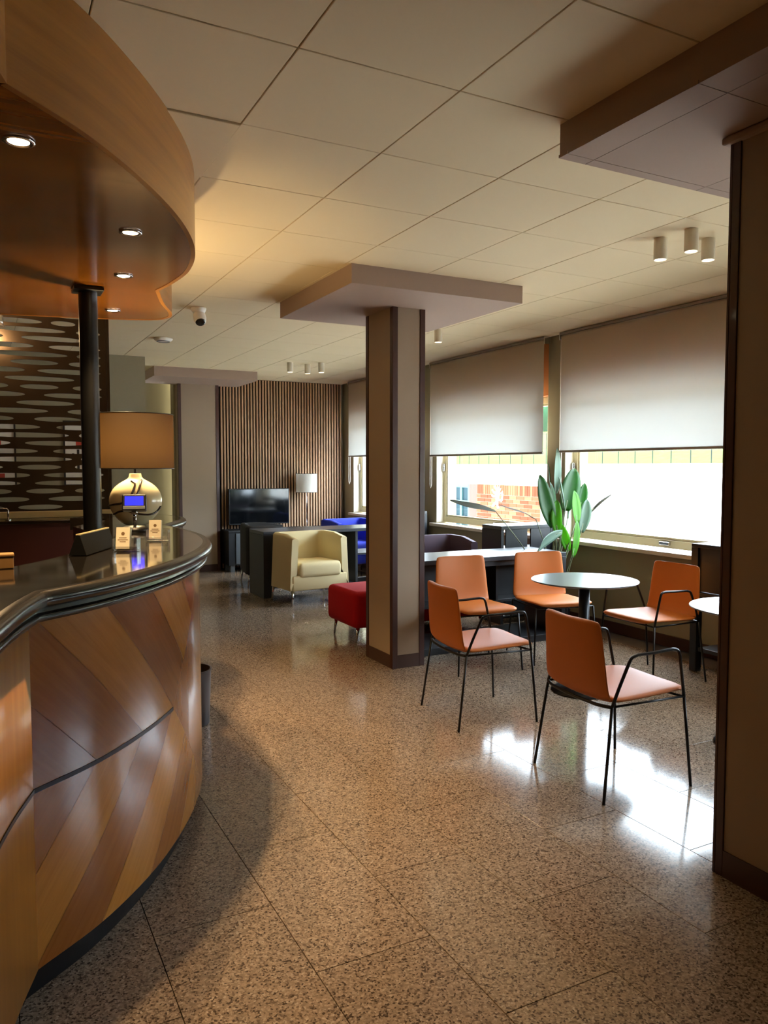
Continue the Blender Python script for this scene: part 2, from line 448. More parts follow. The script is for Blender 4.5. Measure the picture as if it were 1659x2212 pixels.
tag(obj('upper_shade_block', B().box(X0R - .2, XW + .30, Y0R - .2, 30.0, 3.02, 13.0), 'facade'), 'unseen brown facade block above the lobby, added to shade the outside', None, None, 'structure')  # unseen mass over the lobby, added to keep sky light off the bricks
# windows
def window(n, y0, y1):
    e = tag(empty('window_%d' % n, (0, 0, 0)), 'pale olive framed window with glass pane', None, None, 'structure')
    fx0, fx1 = XW + .10, XW + .16; fwid = .07
    f = B()
    f.box(fx0, fx1, y0, y0 + fwid, WZ0, WZ1).box(fx0, fx1, y1 - fwid, y1, WZ0, WZ1)
    f.box(fx0, fx1, y0 + fwid, y1 - fwid, WZ0, WZ0 + fwid).box(fx0, fx1, y0 + fwid, y1 - fwid, WZ1 - fwid, WZ1)
    obj('frame', f, 'frame_olive', e, bevel=.004)
    s = B()
    g0, g1, h0, h1 = y0 + fwid, y1 - fwid, WZ0 + fwid, WZ1 - fwid
    for a in (g0, g1 - .022): s.box(fx0 + .012, fx1 - .01, a, a + .022, h0, h1)
    for a in (h0, h1 - .022): s.box(fx0 + .012, fx1 - .01, g0, g1, a, a + .022)
    obj('sash', s, 'frame_olive', e, bevel=.003)
    obj('pane', B().box(fx0 + .028, fx0 + .034, g0 + .02, g1 - .02, h0 + .02, h1 - .02), 'window_glass', e)
    obj('window_sill', B().rbox(XW - .07, fx0, y0 - .06, y1 + .06, WZ0 - .05, WZ0 - .012, .006), 'marble_sill', e)
    ym = y0 + (y1 - y0) * .43
    h = obj('handle', B().rbox(fx0 - .03, fx0, ym, ym + .11, WZ0 + .025, WZ0 + .055, .006), 'chrome', e)
    h2 = obj('latch', B().rbox(fx0 - .028, fx0 - .002, y1 - .05, y1 - .02, 1.46, 1.56, .008), 'chrome', e)
    r = B()
    r.box(XW + .002, fx0, y1 - .008, y1 + .001, WZ0, WZ1).box(XW + .002, fx0, y0 - .001, y0 + .008, WZ0, WZ1)
    obj('reveal', r, 'reveal_paint', e)
    return e
for n, (a_, b_) in enumerate(WIN): window(n + 1, a_, b_)

# slat wall panelling
sx0, sx1 = 3.10, 5.05
sp = empty('slat_panelling', (0, 0, 0)); tag(sp, 'vertical wooden slat panelling on black backing, behind the television', 'wall panelling')
obj('backing', B().box(sx0, sx1, 11.15, 11.198, 0, ZC - .002), 'slat_back', sp)
ns = 43; pit = (sx1 - sx0) / ns; slat = None
for k in range(ns):
    if slat is None:
        o = obj('slat', B().rbox(-.0125, .0125, -.028, 0, .02, ZC - .004, .0025, 1), 'slat_wood', sp); slat = o.data
    else:
        o = bpy.data.objects.new('slat', slat); COL.objects.link(o); o.parent = sp
    o.location = (sx0 + pit * (k + .5), 11.149, 0)

# pillars with ceiling soffits
def pillar(name, x0, x1, y0, y1, label, trims='all', skirt=True, top=ZS):
    e = empty(name, ((x0 + x1) / 2, (y0 + y1) / 2, 0)); e.location = (0, 0, 0)
    tag(e, label, None, None, 'structure')
    obj('shaft', B().box(x0 + .006, x1 - .006, y0 + .006, y1 - .006, 0, top), 'column_paint', e)
    t = .045
    for (cx, sx) in ((x0, 1), (x1, -1)):
        for (cy, sy) in ((y0, 1), (y1, -1)):
            q = B()
            xs = sorted((cx, cx + sx * t)); yy = sorted((cy, cy + sy * .012)); q.box(xs[0], xs[1], yy[0], yy[1], 0, top)
            xs = sorted((cx, cx + sx * .012)); yy = sorted((cy + sy * .012, cy + sy * t)); q.box(xs[0], xs[1], yy[0], yy[1], 0, top)
            obj('corner_trim', q, 'trim_wood', e, bevel=.003)
    if skirt:
        obj('skirting', B().box(x0 + t, x1 - t, y0 + .001, y0 + .008, 0, .10).box(x0 + t, x1 - t, y1 - .008, y1 - .001, 0, .10)
            .box(x0 + .001, x0 + .008, y0 + t, y1 - t, 0, .10).box(x1 - .008, x1 - .001, y0 + t, y1 - t, 0, .10), 'skirting_wood', e)
    return e
pillar('pillar', 2.69, 2.968, 5.02, 5.47, 'taupe pillar with dark wooden corner strips in mid room')
pr = pillar('pillar', 2.392, 2.86, 1.30, 1.92, 'near pillar in shadow at the right edge')
m = B(); m.rbox(2.37, 2.882, 1.278, 1.942, ZS - .028, ZS - .001, .008)
obj('top_moulding', m, 'soffit_paint', pr)
pf = pillar('pillar', 2.47, 3.055, 11.02, 11.30, 'far taupe pillar beside the slat panelling')
def soffit(x0, x1, y0, y1, label):
    o = obj('soffit', B().box(x0, x1, y0, y1, ZS, ZC + .01), 'soffit_paint', bevel=.003)
    tag(o, label, None, None, 'structure'); return o
soffit(2.12, 3.476, 4.51, 5.84, 'boxed mauve soffit on top of the mid room pillar')
soffit(1.99, 3.37, 10.20, 11.19, 'boxed mauve soffit on top of the far pillar')
# near soffit with jointed underside
e = tag(empty('soffit'), 'boxed mauve soffit over the near right pillar', None, None, 'structure')
obj('core', B().box(1.978, 3.4, .6, 2.347, ZS + .012, ZC + .01), 'soffit_paint', e)
xs = [1.975, 2.105, 2.72, 3.28, 3.403]; yy = [.6, 1.10, 1.705, 2.30, 2.35]
for a, c in zip(xs, xs[1:]):
    for p, q in zip(yy, yy[1:]):
        obj('soffit_panel', B().box(a + (.0015 if a > 1.98 else 0), c - .0015, p + .0015, q - (.0015 if q < 2.34 else 0), ZS, ZS + .0115), 'soffit_paint', e)

# ------------------------------------------------------------------ reception counter
def offset_curve(P, d):
    """offset to the right of travel direction reversed: d>0 = outwards (+x,-y side)"""
    out = []
    n = len(P)
    for i in range(n):
        a = P[max(i - 1, 0)]; c = P[min(i + 1, n - 1)]; p = P[i]
        d1 = (p - a).normalized() if i > 0 else (c - p).normalized()
        d2 = (c - p).normalized() if i < n - 1 else d1
        n1 = Vector((d1.y, -d1.x)); n2 = Vector((d2.y, -d2.x)); m_ = (n1 + n2)
        m_ = m_.normalized() / max(.5, math.sqrt(max(.05, (1 + n1.dot(n2)) / 2)))
        out.append(p + m_ * d)
    return out
near = catmull([(-.42, .95), (-.22, 1.25), (-.08, 1.66), (.03, 2.09), (.10, 2.31)], 6)
mid = catmull([(.10, 2.31), (.31, 2.485), (.53, 2.755), (.72, 3.09), (.85, 3.43), (.915, 3.75), (.935, 4.05), (.925, 4.35), (.90, 4.60)], 8)
far = catmull([(.90, 4.60), (1.01, 4.82), (1.12, 5.08), (1.15, 5.35), (1.02, 5.66), (.74, 5.85)], 6)
PLAN = near[:-1] + mid[:-1] + far
ZP0, ZP1, ZTOP = .10, 1.0895, 1.18
cnt = empty('reception_counter'); tag(cnt, 'curved wooden reception counter with fan veneer front and black plinth', 'counter')
def sweep(b, P, prof, closed=False):
    """prof list of (outward offset, z)"""
    curves = {}
    rows = []
    for d, z in prof:
        k = round(d, 5)
        if k not in curves: curves[k] = offset_curve(P, d)
        rows.append([(v.x, v.y, z) for v in curves[k]])
    if closed: rows.append(rows[0])
    V = b.grid(rows)
    return V
b = B(); sweep(b, PLAN, [(-.004, ZP0), (-.004, ZP1), (-.06, ZP1), (-.06, ZP0)], True); obj('body', b, 'veneer_plain', cnt)
b = B(); sweep(b, PLAN, [(-.045, .001), (-.045, ZP0 + .01), (-.08, ZP0 + .01), (-.08, .001)], True); obj('plinth', b, 'kick_black', cnt)
# veneer pieces on the middle lobe, cut along fan lines
S_len = [0]
for a, c in zip(mid, mid[1:]): S_len.append(S_len[-1] + (c - a).length)
SL = S_len[-1]
def at_s(s_, d=0.):
    s_ = min(max(s_, 0), SL)
    for k in range(len(mid) - 1):
        if s_ <= S_len[k + 1] + 1e-9:
            t = (s_ - S_len[k]) / max(1e-9, S_len[k + 1] - S_len[k]); p = mid[k].lerp(mid[k + 1], t)
            dr = (mid[k + 1] - mid[k]).normalized()
            if k + 2 < len(mid): dr = dr.lerp((mid[k + 2] - mid[k + 1]).normalized(), max(0, t - .5)).normalized()
            return p + Vector((dr.y, -dr.x)) * d
ZM = .615
# chevron marquetry: 45 degree stripes meeting at one point of the strip
def clip(P_, nx, nz_, c):            # keep nx*s + nz*z <= c
    out = []
    for (p, q) in zip(P_, P_[1:] + P_[:1]):
        dp, dq = nx * p[0] + nz_ * p[1] - c, nx * q[0] + nz_ * q[1] - c
        if dp <= 0: out.append(p)
        if (dp < 0 < dq) or (dq < 0 < dp):
            t = dp / (dp - dq); out.append((p[0] + (q[0] - p[0]) * t, p[1] + (q[1] - p[1]) * t))
    return out
CS, CZ = .77, .62
def veneer(P_, m_, grain, k):
    if len(P_) < 3: return
    bm = bmesh.new(); lay = bm.loops.layers.uv.new('UV'); vs = {}
    def V_(s_, z):
        key = (round(s_, 4), round(z, 4))
        if key not in vs:
            p = at_s(s_, .002); vs[key] = bm.verts.new((p.x, p.y, z))
        return vs[key]
    lo, hi = min(p[0] for p in P_), max(p[0] for p in P_); x = lo; st = .04
    while x < hi - 1e-6:
        Q = clip(clip(P_, 1, 0, min(x + st, hi)), -1, 0, -x); x += st
        R_ = []
        for q in Q:
            q = (round(q[0], 4), round(q[1], 4))
            if q not in R_: R_.append(q)
        if len(R_) < 3: continue
        try: f = bm.faces.new([V_(*q) for q in R_])
        except ValueError: continue
        for lp, q in zip(f.loops, R_): lp[lay].uv = (q[0] * grain[0] + q[1] * grain[1] + k * 3.1, -q[0] * grain[1] + q[1] * grain[0] + k)
    if len(bm.faces) == 0: bm.free(); return
    obj('veneer_piece', bm, m_, cnt, smooth=True)
D45 = math.sqrt(.5); E_ = .0012
dom = [(0, ZP0), (SL, ZP0), (SL, ZP1), (0, ZP1)]
up_dom = clip(clip(dom, 0, -1, -(ZM + .005)), 1, -1, CS - CZ)
qs = [-9, .86, 1.12, 1.39, 1.68, 1.98, 2.28, 9]
for k, (p, q, m_) in enumerate(zip(qs, qs[1:], (2, 0, 1, 2, 1, 0, 1))):
    veneer(clip(clip(up_dom, 1, 1, q - E_), -1, -1, -p - E_), 'veneer_%d' % m_, (-D45, D45), k)
lo_dom = clip(clip(dom, 0, 1, ZM - .005), 1, 1, CS + CZ)
qs = [-9, -.375, -.115, .147, .44, .72, 1.0, 9]
for k, (p, q, m_) in enumerate(zip(qs, qs[1:], (0, 1, 2, 1, 0, 1, 0))):
    veneer(clip(clip(lo_dom, 1, -1, q - E_), -1, 1, -p - E_), 'veneer_%d' % m_, (-D45, -D45), k + 9)
rt_dom = clip(clip(dom, -1, 1, CZ - CS - E_), -1, -1, -CS - CZ - E_)
qs = [.5, .98, 1.30, 1.75, 2.2, 3]
for k, (p, q, m_) in enumerate(zip(qs, qs[1:], (2, 0, 1, 0, 1))):
    veneer(clip(clip(rt_dom, 1, 0, q - E_), -1, 0, -p - E_), 'veneer_%d' % m_, (0, 1), k + 20)
b = B(); sub = [at_s(s_) for s_ in [SL * .0 + i_ * .045 for i_ in range(int(.77 / .045) + 1)]]
sweep(b, sub, [(.0005, ZM - .0065), (.0045, ZM - .0065), (.0045, ZM + .0065), (.0005, ZM + .0065)], True); obj('inlay_strip', b, 'strip_metal', cnt)
b = B(); sweep(b, near, [(.0, ZP0), (.002, ZP0), (.002, ZP1), (0, ZP1)]); obj('veneer_piece', b, 'veneer_plain', cnt, smooth=True)
b = B(); sweep(b, near[8:], [(.0025, ZM - .0065), (.005, ZM - .0065), (.005, ZM + .0065), (.0025, ZM + .0065)], True); obj('inlay_strip', b, 'strip_metal', cnt)
b = B(); sweep(b, far, [(.0, ZP0), (.002, ZP0), (.002, ZP1), (0, ZP1)]); obj('veneer_piece', b, 'veneer_plain', cnt, smooth=True)

ct = empty('countertop'); tag(ct, 'polished black granite countertop with rounded edge on the reception counter', 'countertop')
b = B(); sweep(b, PLAN, [(-.44, 1.10), (-.44, ZTOP), (.020, ZTOP), (.020, 1.10)], True); obj('slab', b, 'black_granite', ct)
def arc(cx, cz, r, a0, a1, n=7): return [(cx + r * math.cos(R(a0 + (a1 - a0) * i_ / n)), cz + r * math.sin(R(a0 + (a1 - a0) * i_ / n))) for i_ in range(n + 1)]
b = B(); sweep(b, PLAN, [(.0195, ZTOP)] + arc(.036, ZTOP - .024, .024, 90, -90) + [(.0195, ZTOP - .048)]); o = obj('bullnose', b, 'black_edge', ct, smooth=True)
b = B(); sweep(b, PLAN, [(.022, ZTOP - .047), (.026, ZTOP - .062)] + arc(.024, ZTOP - .076, .013, 80, -90) + [(-.02, ZTOP - .089)]); obj('lower_moulding', b, 'black_edge', ct, smooth=True)

# canopy over the counter
cn = catmull([(-.5, .8), (-.25, 1.15), (-.08, 1.6), (.045, 2.06), (.08, 2.18)], 6)
cm = catmull([(.08, 2.18), (.31, 2.42), (.55, 2.765), (.74, 3.12), (.865, 3.47), (.92, 3.82), (.905, 4.12), (.875, 4.31)], 8)
cf = catmull([(.875, 4.31), (.965, 4.62), (1.07, 4.90), (1.085, 5.06), (1.01, 5.19), (.75, 5.29), (.12, 5.44), (-.6, 5.56), (-1.6, 5.6)], 6)
CP = cn[:-1] + cm[:-1] + cf
ZB = 2.47
cy_ = empty('reception_canopy'); tag(cy_, 'scalloped wooden canopy hanging under the ceiling over the reception counter', 'canopy')
poly = [(v.x, v.y) for v in offset_curve(CP, -.02)] + [(-1.6, .8)]
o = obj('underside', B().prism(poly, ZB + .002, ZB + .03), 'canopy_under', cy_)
for nm, seg_ in (('fascia', cn), ('fascia', cm), ('fascia', cf)):
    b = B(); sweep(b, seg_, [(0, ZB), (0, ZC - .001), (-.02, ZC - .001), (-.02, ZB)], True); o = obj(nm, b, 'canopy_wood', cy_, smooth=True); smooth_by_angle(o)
WARM = (1.0, .66, .32)
def downlight(x, y, label, energy):
    e = empty('downlight', (x, y, ZB)); tag(e, label, 'downlight', 'recessed spots in the canopy')
    obj('trim_ring', B().lathe([(.030, .001), (.044, .001), (.046, -.004), (.036, -.006), (.030, -.002)], n=28), 'chrome', e, smooth=True)
    obj('lens', B().cyl(0, 0, -.0015, .0015, .031, n=24), 'lamp_glow', e)
    lamp('downlight_lamp', 'SPOT', (0, 0, -.012), energy, WARM, e, spot_size=R(92), spot_blend=.55, shadow_soft_size=.03)
for (x, y, lb) in ((.12, 2.54, 'lit recessed spot in the canopy nearest the viewer'), (.56, 3.30, 'lit recessed spot under the widest part of the canopy'),
                   (.65, 4.05, 'lit recessed spot of the canopy right in front of the black post'), (.73, 4.97, 'lit recessed spot at the far end of the canopy')):
    downlight(x, y, lb, 62)
downlight(-.60, 3.5, 'recessed spot in the canopy over the clerk side of the counter', 40)

# black post between counter and canopy
e = empty('post', (.525, 4.43, 0)); tag(e, 'black round steel post rising from the counter to the canopy', 'post')
obj('shaft', B().cyl(0, 0, ZTOP + .001, ZB - .02, .048, n=32), 'black_metal', e, smooth=True); smooth_by_angle(e.children[0])
obj('flange', B().rbox(-.075, .075, -.075, .075, ZB - .02, ZB - .0005, .004), 'black_metal', e)

# ------------------------------------------------------------------ perforated screen and back counter
SY = 6.5
def px2x(zx): return .118 + zx / 4.81 * .00333
rowsE = [(190, [(-100, 460), (548, 805)]), (283, [(-50, 700), (810, 1065)]), (350, [(-300, 70), (245, 900)]), (435, [(-200, 370), (520, 1065)]), (525, [(-100, 715), (810, 1065)]),
 (605, [(130, 615), (725, 1065)]), (690, [(-200, 275), (400, 1065)]), (775, [(70, 780)]), (855, [(-200, 105), (220, 612), (760, 1070)]), (937, [(-300, 270), (460, 1070)]),
 (1035, [(-300, 20), (180, 775)]), (1110, [(-200, 500), (700, 1075)]), (1195, [(-300, 150), (355, 840)]), (1285, [(-200, 415), (580, 1000)]), (1362, [(-150, 710), (815, 1070)]),
 (1445, [(255, 900)]), (1527, [(-300, 385), (540, 1000)]), (1605, [(-200, 735), (830, 1070)]), (1690, [(175, 620), (765, 1070)]), (1775, [(-200, 300), (435, 1080)]), (1857, [(345, 1000)]),
 (1925, [(-200, 110), (255, 645), (760, 1080)]), (2015, [(-100, 285), (480, 1080)]), (2088, [(170, 625)])]
scr = B(); XE = px2x(1130); XL = -1.3
PZ = (2.625 - 1.208) / 23
zt = 2.625
for k in range(-2, 24):
    zc_ = 2.625 - PZ * k; z0, z1 = zc_ - PZ / 2, zc_ + PZ / 2
    sp_ = [(px2x(a), px2x(c)) for a, c in rowsE[k][1]] if 0 <= k < 24 else ([(.2 + .3 * (k % 2), .8)] if k < 0 else [(.3, .6)])
    x = sp_[0][0] - .1; rr = random.Random(50 + k)
    while x > XL + .35:
        w = rr.uniform(.22, .5); x0 = max(x - w, XL + .03); sp_.insert(0, (x0, x)); x = x0 - rr.uniform(.06, .14)
    cuts = [XL] + [(sp_[i_][1] + sp_[i_ + 1][0]) / 2 for i_ in range(len(sp_) - 1)] + [XE]
    for (a, c), l, r_ in zip(sp_, cuts, cuts[1:]):
        c = min(c, r_ - .012); a = max(a, l + .008)
        cx, rx = (a + c) / 2, (c - a) / 2; rz = PZ * .30; n = 32
        E_, Q_ = [], []
        for i_ in range(n):
            t = 2 * math.pi * i_ / n; ct_, st_ = math.cos(t), math.sin(t)
            ex = cx + rx * math.copysign(abs(ct_) ** .85, ct_); ez = zc_ + rz * st_
            s_ = max(abs(ct_), abs(st_)); qx, qz = ct_ / s_, st_ / s_
            E_.append((ex, ez)); Q_.append((l + (r_ - l) * (qx + 1) / 2, z0 + (z1 - z0) * (qz + 1) / 2))
        for y in (SY, SY + .012):
            ev = [scr.bm.verts.new((p[0], y, p[1])) for p in E_]; qv = [scr.bm.verts.new((p[0], y, p[1])) for p in Q_]
            for i_ in range(n):
                j_ = (i_ + 1) % n
                scr.bm.faces.new((ev[i_], ev[j_], qv[j_], qv[i_]))
            if y == SY: e0 = ev
            else:
                for i_ in range(n):
                    j_ = (i_ + 1) % n; scr.bm.faces.new((e0[i_], e0[j_], ev[j_], ev[i_]))
ps = empty('perforated_screen'); tag(ps, 'dark bronze partition screen pierced with rows of long oval holes', 'screen')
obj('panel', scr, 'bronze_screen', ps)
b = B().box(XE - .002, XE + .02, SY - .006, SY + .018, 1.178, ZC - .002); obj('edge_frame', b, 'bronze_screen', ps)
bc = empty('back_counter'); tag(bc, 'dark maroon back counter with black top below the perforated screen', 'cabinet')
obj('front_panel', B().box(-1.3, .98, 6.20, 6.62, 0, 1.10), 'maroon_panel', bc)
obj('top', B().rbox(-1.32, 1.0, 6.17, 6.64, 1.10, 1.125, .004), 'black_edge', bc)
o = obj('ledge_shelf', B().rbox(-1.25, .92, 6.48, 6.53, 1.126, 1.1765, .003), 'gold_edge', bc)
e = empty('desk_stand', (.13, 6.28, 1.1265)); tag(e, 'small chrome bent stand on the back counter', 'stand')
obj('bent_tube', B().tube([(.03, 0, .004), (.03, 0, .075), (.022, 0, .085), (-.03, 0, .085)], .006, 8), 'chrome', e, smooth=True)
obj('base', B().cyl(.03, 0, 0, .006, .022, n=20), 'chrome', e)
# glass pendant at the left edge
e = empty('glass_pendant', (.115, 6.22, 2.57)); tag(e, 'small clear glass pendant lamp lit before the perforated screen', 'lamp')
obj('glass_cup', B().lathe([(.026, .09), (.040, .085), (.050, .0), (.054, -.045), (.051, -.045), (.046, 0), (.036, .082)], n=24), 'acrylic', e, smooth=True)
obj('cord', B().cyl(0, 0, .09, ZC - 2.57, .005, n=8), 'black_metal', e)
obj('bulb', B().lathe([(0, .05), (.014, .045), (.022, .01), (.018, -.02), (0, -.03)], n=16), 'lamp_glow', e, smooth=True)
lamp('pendant_lamp', 'POINT', (0, 0, -.06), 9, WARM, e, shadow_soft_size=.03)
# framed posters behind the screen
def poster(x0, x1, z0, z1, label, left):
    e = empty('framed_poster', ((x0 + x1) / 2, 9.415, z0)); tag(e, label, 'poster', 'posters behind the perforated screen')
    w, h = x1 - x0, z1 - z0
    obj('frame', B().box(-w / 2, w / 2, -.02, 0, 0, .018).box(-w / 2, w / 2, -.02, 0, h - .018, h).box(-w / 2, -w / 2 + .018, -.02, 0, .018, h - .018).box(w / 2 - .018, w / 2, -.02, 0, .018, h - .018), 'poster_dark', e)
    obj('sheet', B().box(-w / 2 + .018, w / 2 - .018, -.008, 0, .018, h - .018), 'poster_paper', e)
    q = B()
    for k in range(4): q.box(-w * .3 + k * w * .12, -w * .24 + k * w * .12, -.010, -.008, h * .25, h * (.5 + .06 * (k % 3)))
    obj('print_dark', q, 'poster_dark', e)
    obj('print_red', B().box(-w * .2, w * .25, -.010, -.008, h * .62, h * .74), 'poster_red', e); obj('print_red', B().box(w * .1, w * .3, -.0105, -.008, h * .1, h * .2), 'poster_red', e)
poster(-.25, .335, 1.30, 2.03, 'framed poster glimpsed through the screen at the left edge', True)
poster(.82, 1.26, 1.30, 2.04, 'framed poster glimpsed through the screen beside the black post', False)

# ------------------------------------------------------------------ things on the counter
e = empty('table_lamp', (.785, 4.62, ZTOP)); tag(e, 'large table lamp with dark drum shade and round cream ceramic base on the counter', 'lamp')
prof = [(0, .001), (.055, .001), (.062, .006), (.085, .02), (.120, .055), (.145, .10), (.152, .145), (.142, .19), (.115, .228), (.075, .255), (.046, .268), (.036, .28), (.033, .30), (.030, .302), (0, .302)]
bs = B().lathe(prof, n=48)
for v in bs.bm.verts: v.co.y *= .62
base = obj('ceramic_base', bs, 'ceramic_cream', e, smooth=True, subsurf=1)
def on_base(x, z):   # point on the front of the flask
    r = 0
    for (r0, z0), (r1, z1) in zip(prof[1:], prof[2:]):
        if z0 <= z <= z1 and z1 > z0: r = r0 + (r1 - r0) * (z - z0) / (z1 - z0)
    s_ = max(0, r * r - x * x) ** .5
    return Vector((x, -s_ * .62 - .0005, z))
for pts in ([(-.030, .258), (-.014, .245), (-.018, .225), (-.034, .19), (-.052, .155), (-.075, .13)], [(.028, .262), (.018, .242), (.002, .205), (-.012, .175), (-.03, .14)],
            [(-.150, .118), (-.125, .126), (-.10, .13), (-.07, .138)], [(-.125, .068), (-.10, .085), (-.06, .088), (-.02, .075), (.03, .066), (.075, .066), (.110, .082), (.132, .108)]):
    cv = catmull([on_base(x, z) for x, z in pts], 5); cv = [on_base(min(max(p.x, -.149), .149), p.z) for p in cv]
    obj('brush_stroke', B().tube(cv, .0062, 6), 'glaze_dark', base, smooth=True)
obj('neck', B().cyl(0, 0, .302, .335, .009, n=12).cyl(0, 0, .335, .37, .016, n=14), 'black_metal', e)
sh = B()
n = 56; r0 = .218
sh.cyl(0, 0, .328, .640, r0, n=n, cap=False)
sd = obj('drum_shade', sh, 'shade_dark', e, smooth=True)
rim = B()
for z in (.329, .639): rim.tube([(r0 * math.cos(2 * math.pi * k / n), r0 * math.sin(2 * math.pi * k / n), z) for k in range(n + 1)], .0025, 6, cap=False)
obj('shade_rim', rim, 'black_metal', sd)
sp3 = B()
for k in range(3):
    a = 2 * math.pi * k / 3; sp3.tube([(0, 0, .345), (r0 * math.cos(a), r0 * math.sin(a), .345)], .002, 5)
obj('shade_spider', sp3, 'black_metal', sd)
obj('bulb', B().lathe([(0, .37), (.02, .372), (.034, .42), (.03, .45), (0, .462)], n=20), 'lamp_glow', e, smooth=True)
lamp('table_lamp_light', 'POINT', (0, 0, .46), 32, (1, .72, .36), e, shadow_soft_size=.04)

# customer display
e = empty('customer_display', (.70, 4.16, ZTOP), R(-14)); tag(e, 'small black pole display with lit blue screen in front of the table lamp', 'display')
obj('foot', B().lathe([(0, 0), (.075, 0), (.075, .018), (.05, .03), (.012, .034), (0, .034)], n=28), 'black_metal', e, smooth=True)
obj('pole', B().cyl(0, 0, .03, .10, .009, n=16).cyl(0, 0, .09, .115, .016, n=16), 'chrome', e, smooth=True)
hd = empty('head', (0, 0, .15)); hd.parent = e; hd.rotation_euler = (R(-14), 0, R(6))
bpy.data.objects.remove(hd)
T = Matrix.Translation((0, 0, .15)) @ Matrix.Rotation(R(-16), 4, 'X')
def tb(b):
    for v in b.bm.verts: v.co = T @ v.co
    return b
head = obj('head_case', tb(B().rbox(-.060, .060, -.025, .03, -.042, .042, .006)), 'black_metal', e)
obj('screen', tb(B().box(-.046, .046, -.0265, -.025, -.018, .030)), 'lcd_blue', head)
obj('lower_bezel', tb(B().rbox(-.055, .055, -.030, -.024, -.040, -.022, .002)), 'cabinet_grey', head)

# acrylic card holders with cards
def holder(x, y, rz, label):
    e = empty('card_holder', (x, y, ZTOP), rz); tag(e, label, 'card holder', 'clear card holders on the counter')
    q = B()
    q.box(-.05, .05, -.03, .03, .0005, .006).box(-.05, .05, -.03, -.026, .006, .022).box(-.05, -.046, -.026, .03, .006, .052).box(.046, .05, -.026, .03, .006, .052).box(-.05, .05, .026, .03, .006, .056)
    obj('tray', q, 'acrylic', e, bevel=.0015)
    Mx = Matrix.Translation((-.012, .0, .008)) @ Matrix.Rotation(R(-12), 4, 'X')
    k = B().box(-.027, .027, -.012, .014, 0, .088)
    for v in k.bm.verts: v.co = Mx @ v.co
    cards = obj('card_stack', k, 'card_paper', e)
    k = B().cyl(0, 0, -.0003, .0003, .007, n=14)
    for v in k.bm.verts: v.co = Mx @ (Matrix.Translation((0, -.0122, .062)) @ Matrix.Rotation(R(90), 4, 'X') @ v.co)
    obj('print_mark', k, 'card_print', cards)
    k = B()
    for j, w in enumerate((.015, .02, .012)): k.box(-w, w, -.0125, -.0119, .044 - j * .008, .0465 - j * .008)
    for v in k.bm.verts: v.co = Mx @ v.co
    obj('print_line', k, 'card_print', cards)
holder(.505, 3.21, R(-24), 'clear acrylic holder with cream cards nearest the black wedge on the counter')
holder(.705, 3.59, R(-20), 'clear acrylic holder with cream cards nearer the curved counter end')
# black wedge document stand
e = empty('document_stand', (.385, 3.27, ZTOP), R(64)); tag(e, 'black wedge shaped document stand with pale metal top edge on the counter', 'document stand')
k = B(); k.prism([(-.032, .002), (.036, .002), (.012, .078), (.004, .082), (-.004, .078)], -.17, .17)
Mx = Matrix(((0, 0, 1, 0), (-1, 0, 0, 0), (0, 1, 0, 0), (0, 0, 0, 1)))
for v in k.bm.verts: v.co = Mx @ v.co
obj('wedge_body', k, 'black_rubber', e, bevel=.002)
obj('top_edge', B().rbox(-.17, .17, -.012, .004, .078, .084, .002), 'gold_edge', e)
e = empty('wooden_box', (.03, 2.86, ZTOP)); tag(e, 'small tan box at the left edge of the countertop', 'box')
obj('box_body', B().rbox(-.06, .055, -.03, .03, .0005, .040, .003), 'tan_box', e); obj('box_lid', B().rbox(-.062, .057, -.032, .032, .0405, .05, .003), 'tan_box', e)

# waste bin beside the counter
e = empty('waste_bin', (1.055, 4.50, 0)); tag(e, 'dark brown round waste bin behind the counter end', 'bin')
obj('body', B().lathe([(0, .002), (.108, .002), (.110, .01), (.122, .325), (.116, .325), (.104, .02), (0, .02)], n=36), 'bin_brown', e, smooth=True); smooth_by_angle(e.children[0])
obj('rim', B().lathe([(.121, .318), (.126, .322), (.126, .33), (.116, .33), (.116, .322)], n=36), 'bin_brown', e)

# ------------------------------------------------------------------ roller blinds
def blind(y0, y1, zb, label, chain_side=1):
    x = 5.0
    e = empty('roller_blind', (x, (y0 + y1) / 2, 0)); tag(e, label, 'roller blind', 'beige roller blinds'); h = (y1 - y0) / 2
    q = B(); q.tube([(0.005, -h, 2.765), (0.005, h, 2.765)], .024, 16); obj('roller_tube', q, 'blind_fabric', e, smooth=True)
    q = B()
    for s_ in (-1, 1): q.box(-.03, .04, s_ * (h + .008) - .004, s_ * (h + .008) + .004, 2.735, 2.81)
    obj('bracket', q, 'chrome', e)
    obj('top_rail', B().box(-.032, -.014, -h, h, 2.785, 2.806).box(.026, .044, -h, h, 2.785, 2.806), 'blind_bar', e)
    obj('fabric', B().box(-.0205, -.0195, -h + .01, h - .01, zb + .02, 2.765), 'blind_fabric', e)
    obj('bottom_bar', B().rbox(-.030, -.010, -h + .008, h - .008, zb, zb + .022, .004), 'blind_bar', e)
    yc = chain_side * (h + .004)
    obj('chain', B().tube([(-.012, yc, 2.75), (-.014, yc, 2.0), (-.016, yc, 1.30), (-.006, yc, 1.25), (.008, yc, 1.30), (.012, yc, 2.75)], .003, 5), 'chain_white', e)
blind(8.72, 10.72, 1.665, 'beige roller blind on the far window, mostly hidden by the mid room pillar')
blind(6.10, 8.30, 1.645, 'beige roller blind half down on the window left of the plant')
blind(3.62, 5.86, 1.655, 'wide beige roller blind half down on the window right of the plant')
blind(1.05, 3.40, 1.655, 'beige roller blind on the window hidden behind the near pillar')

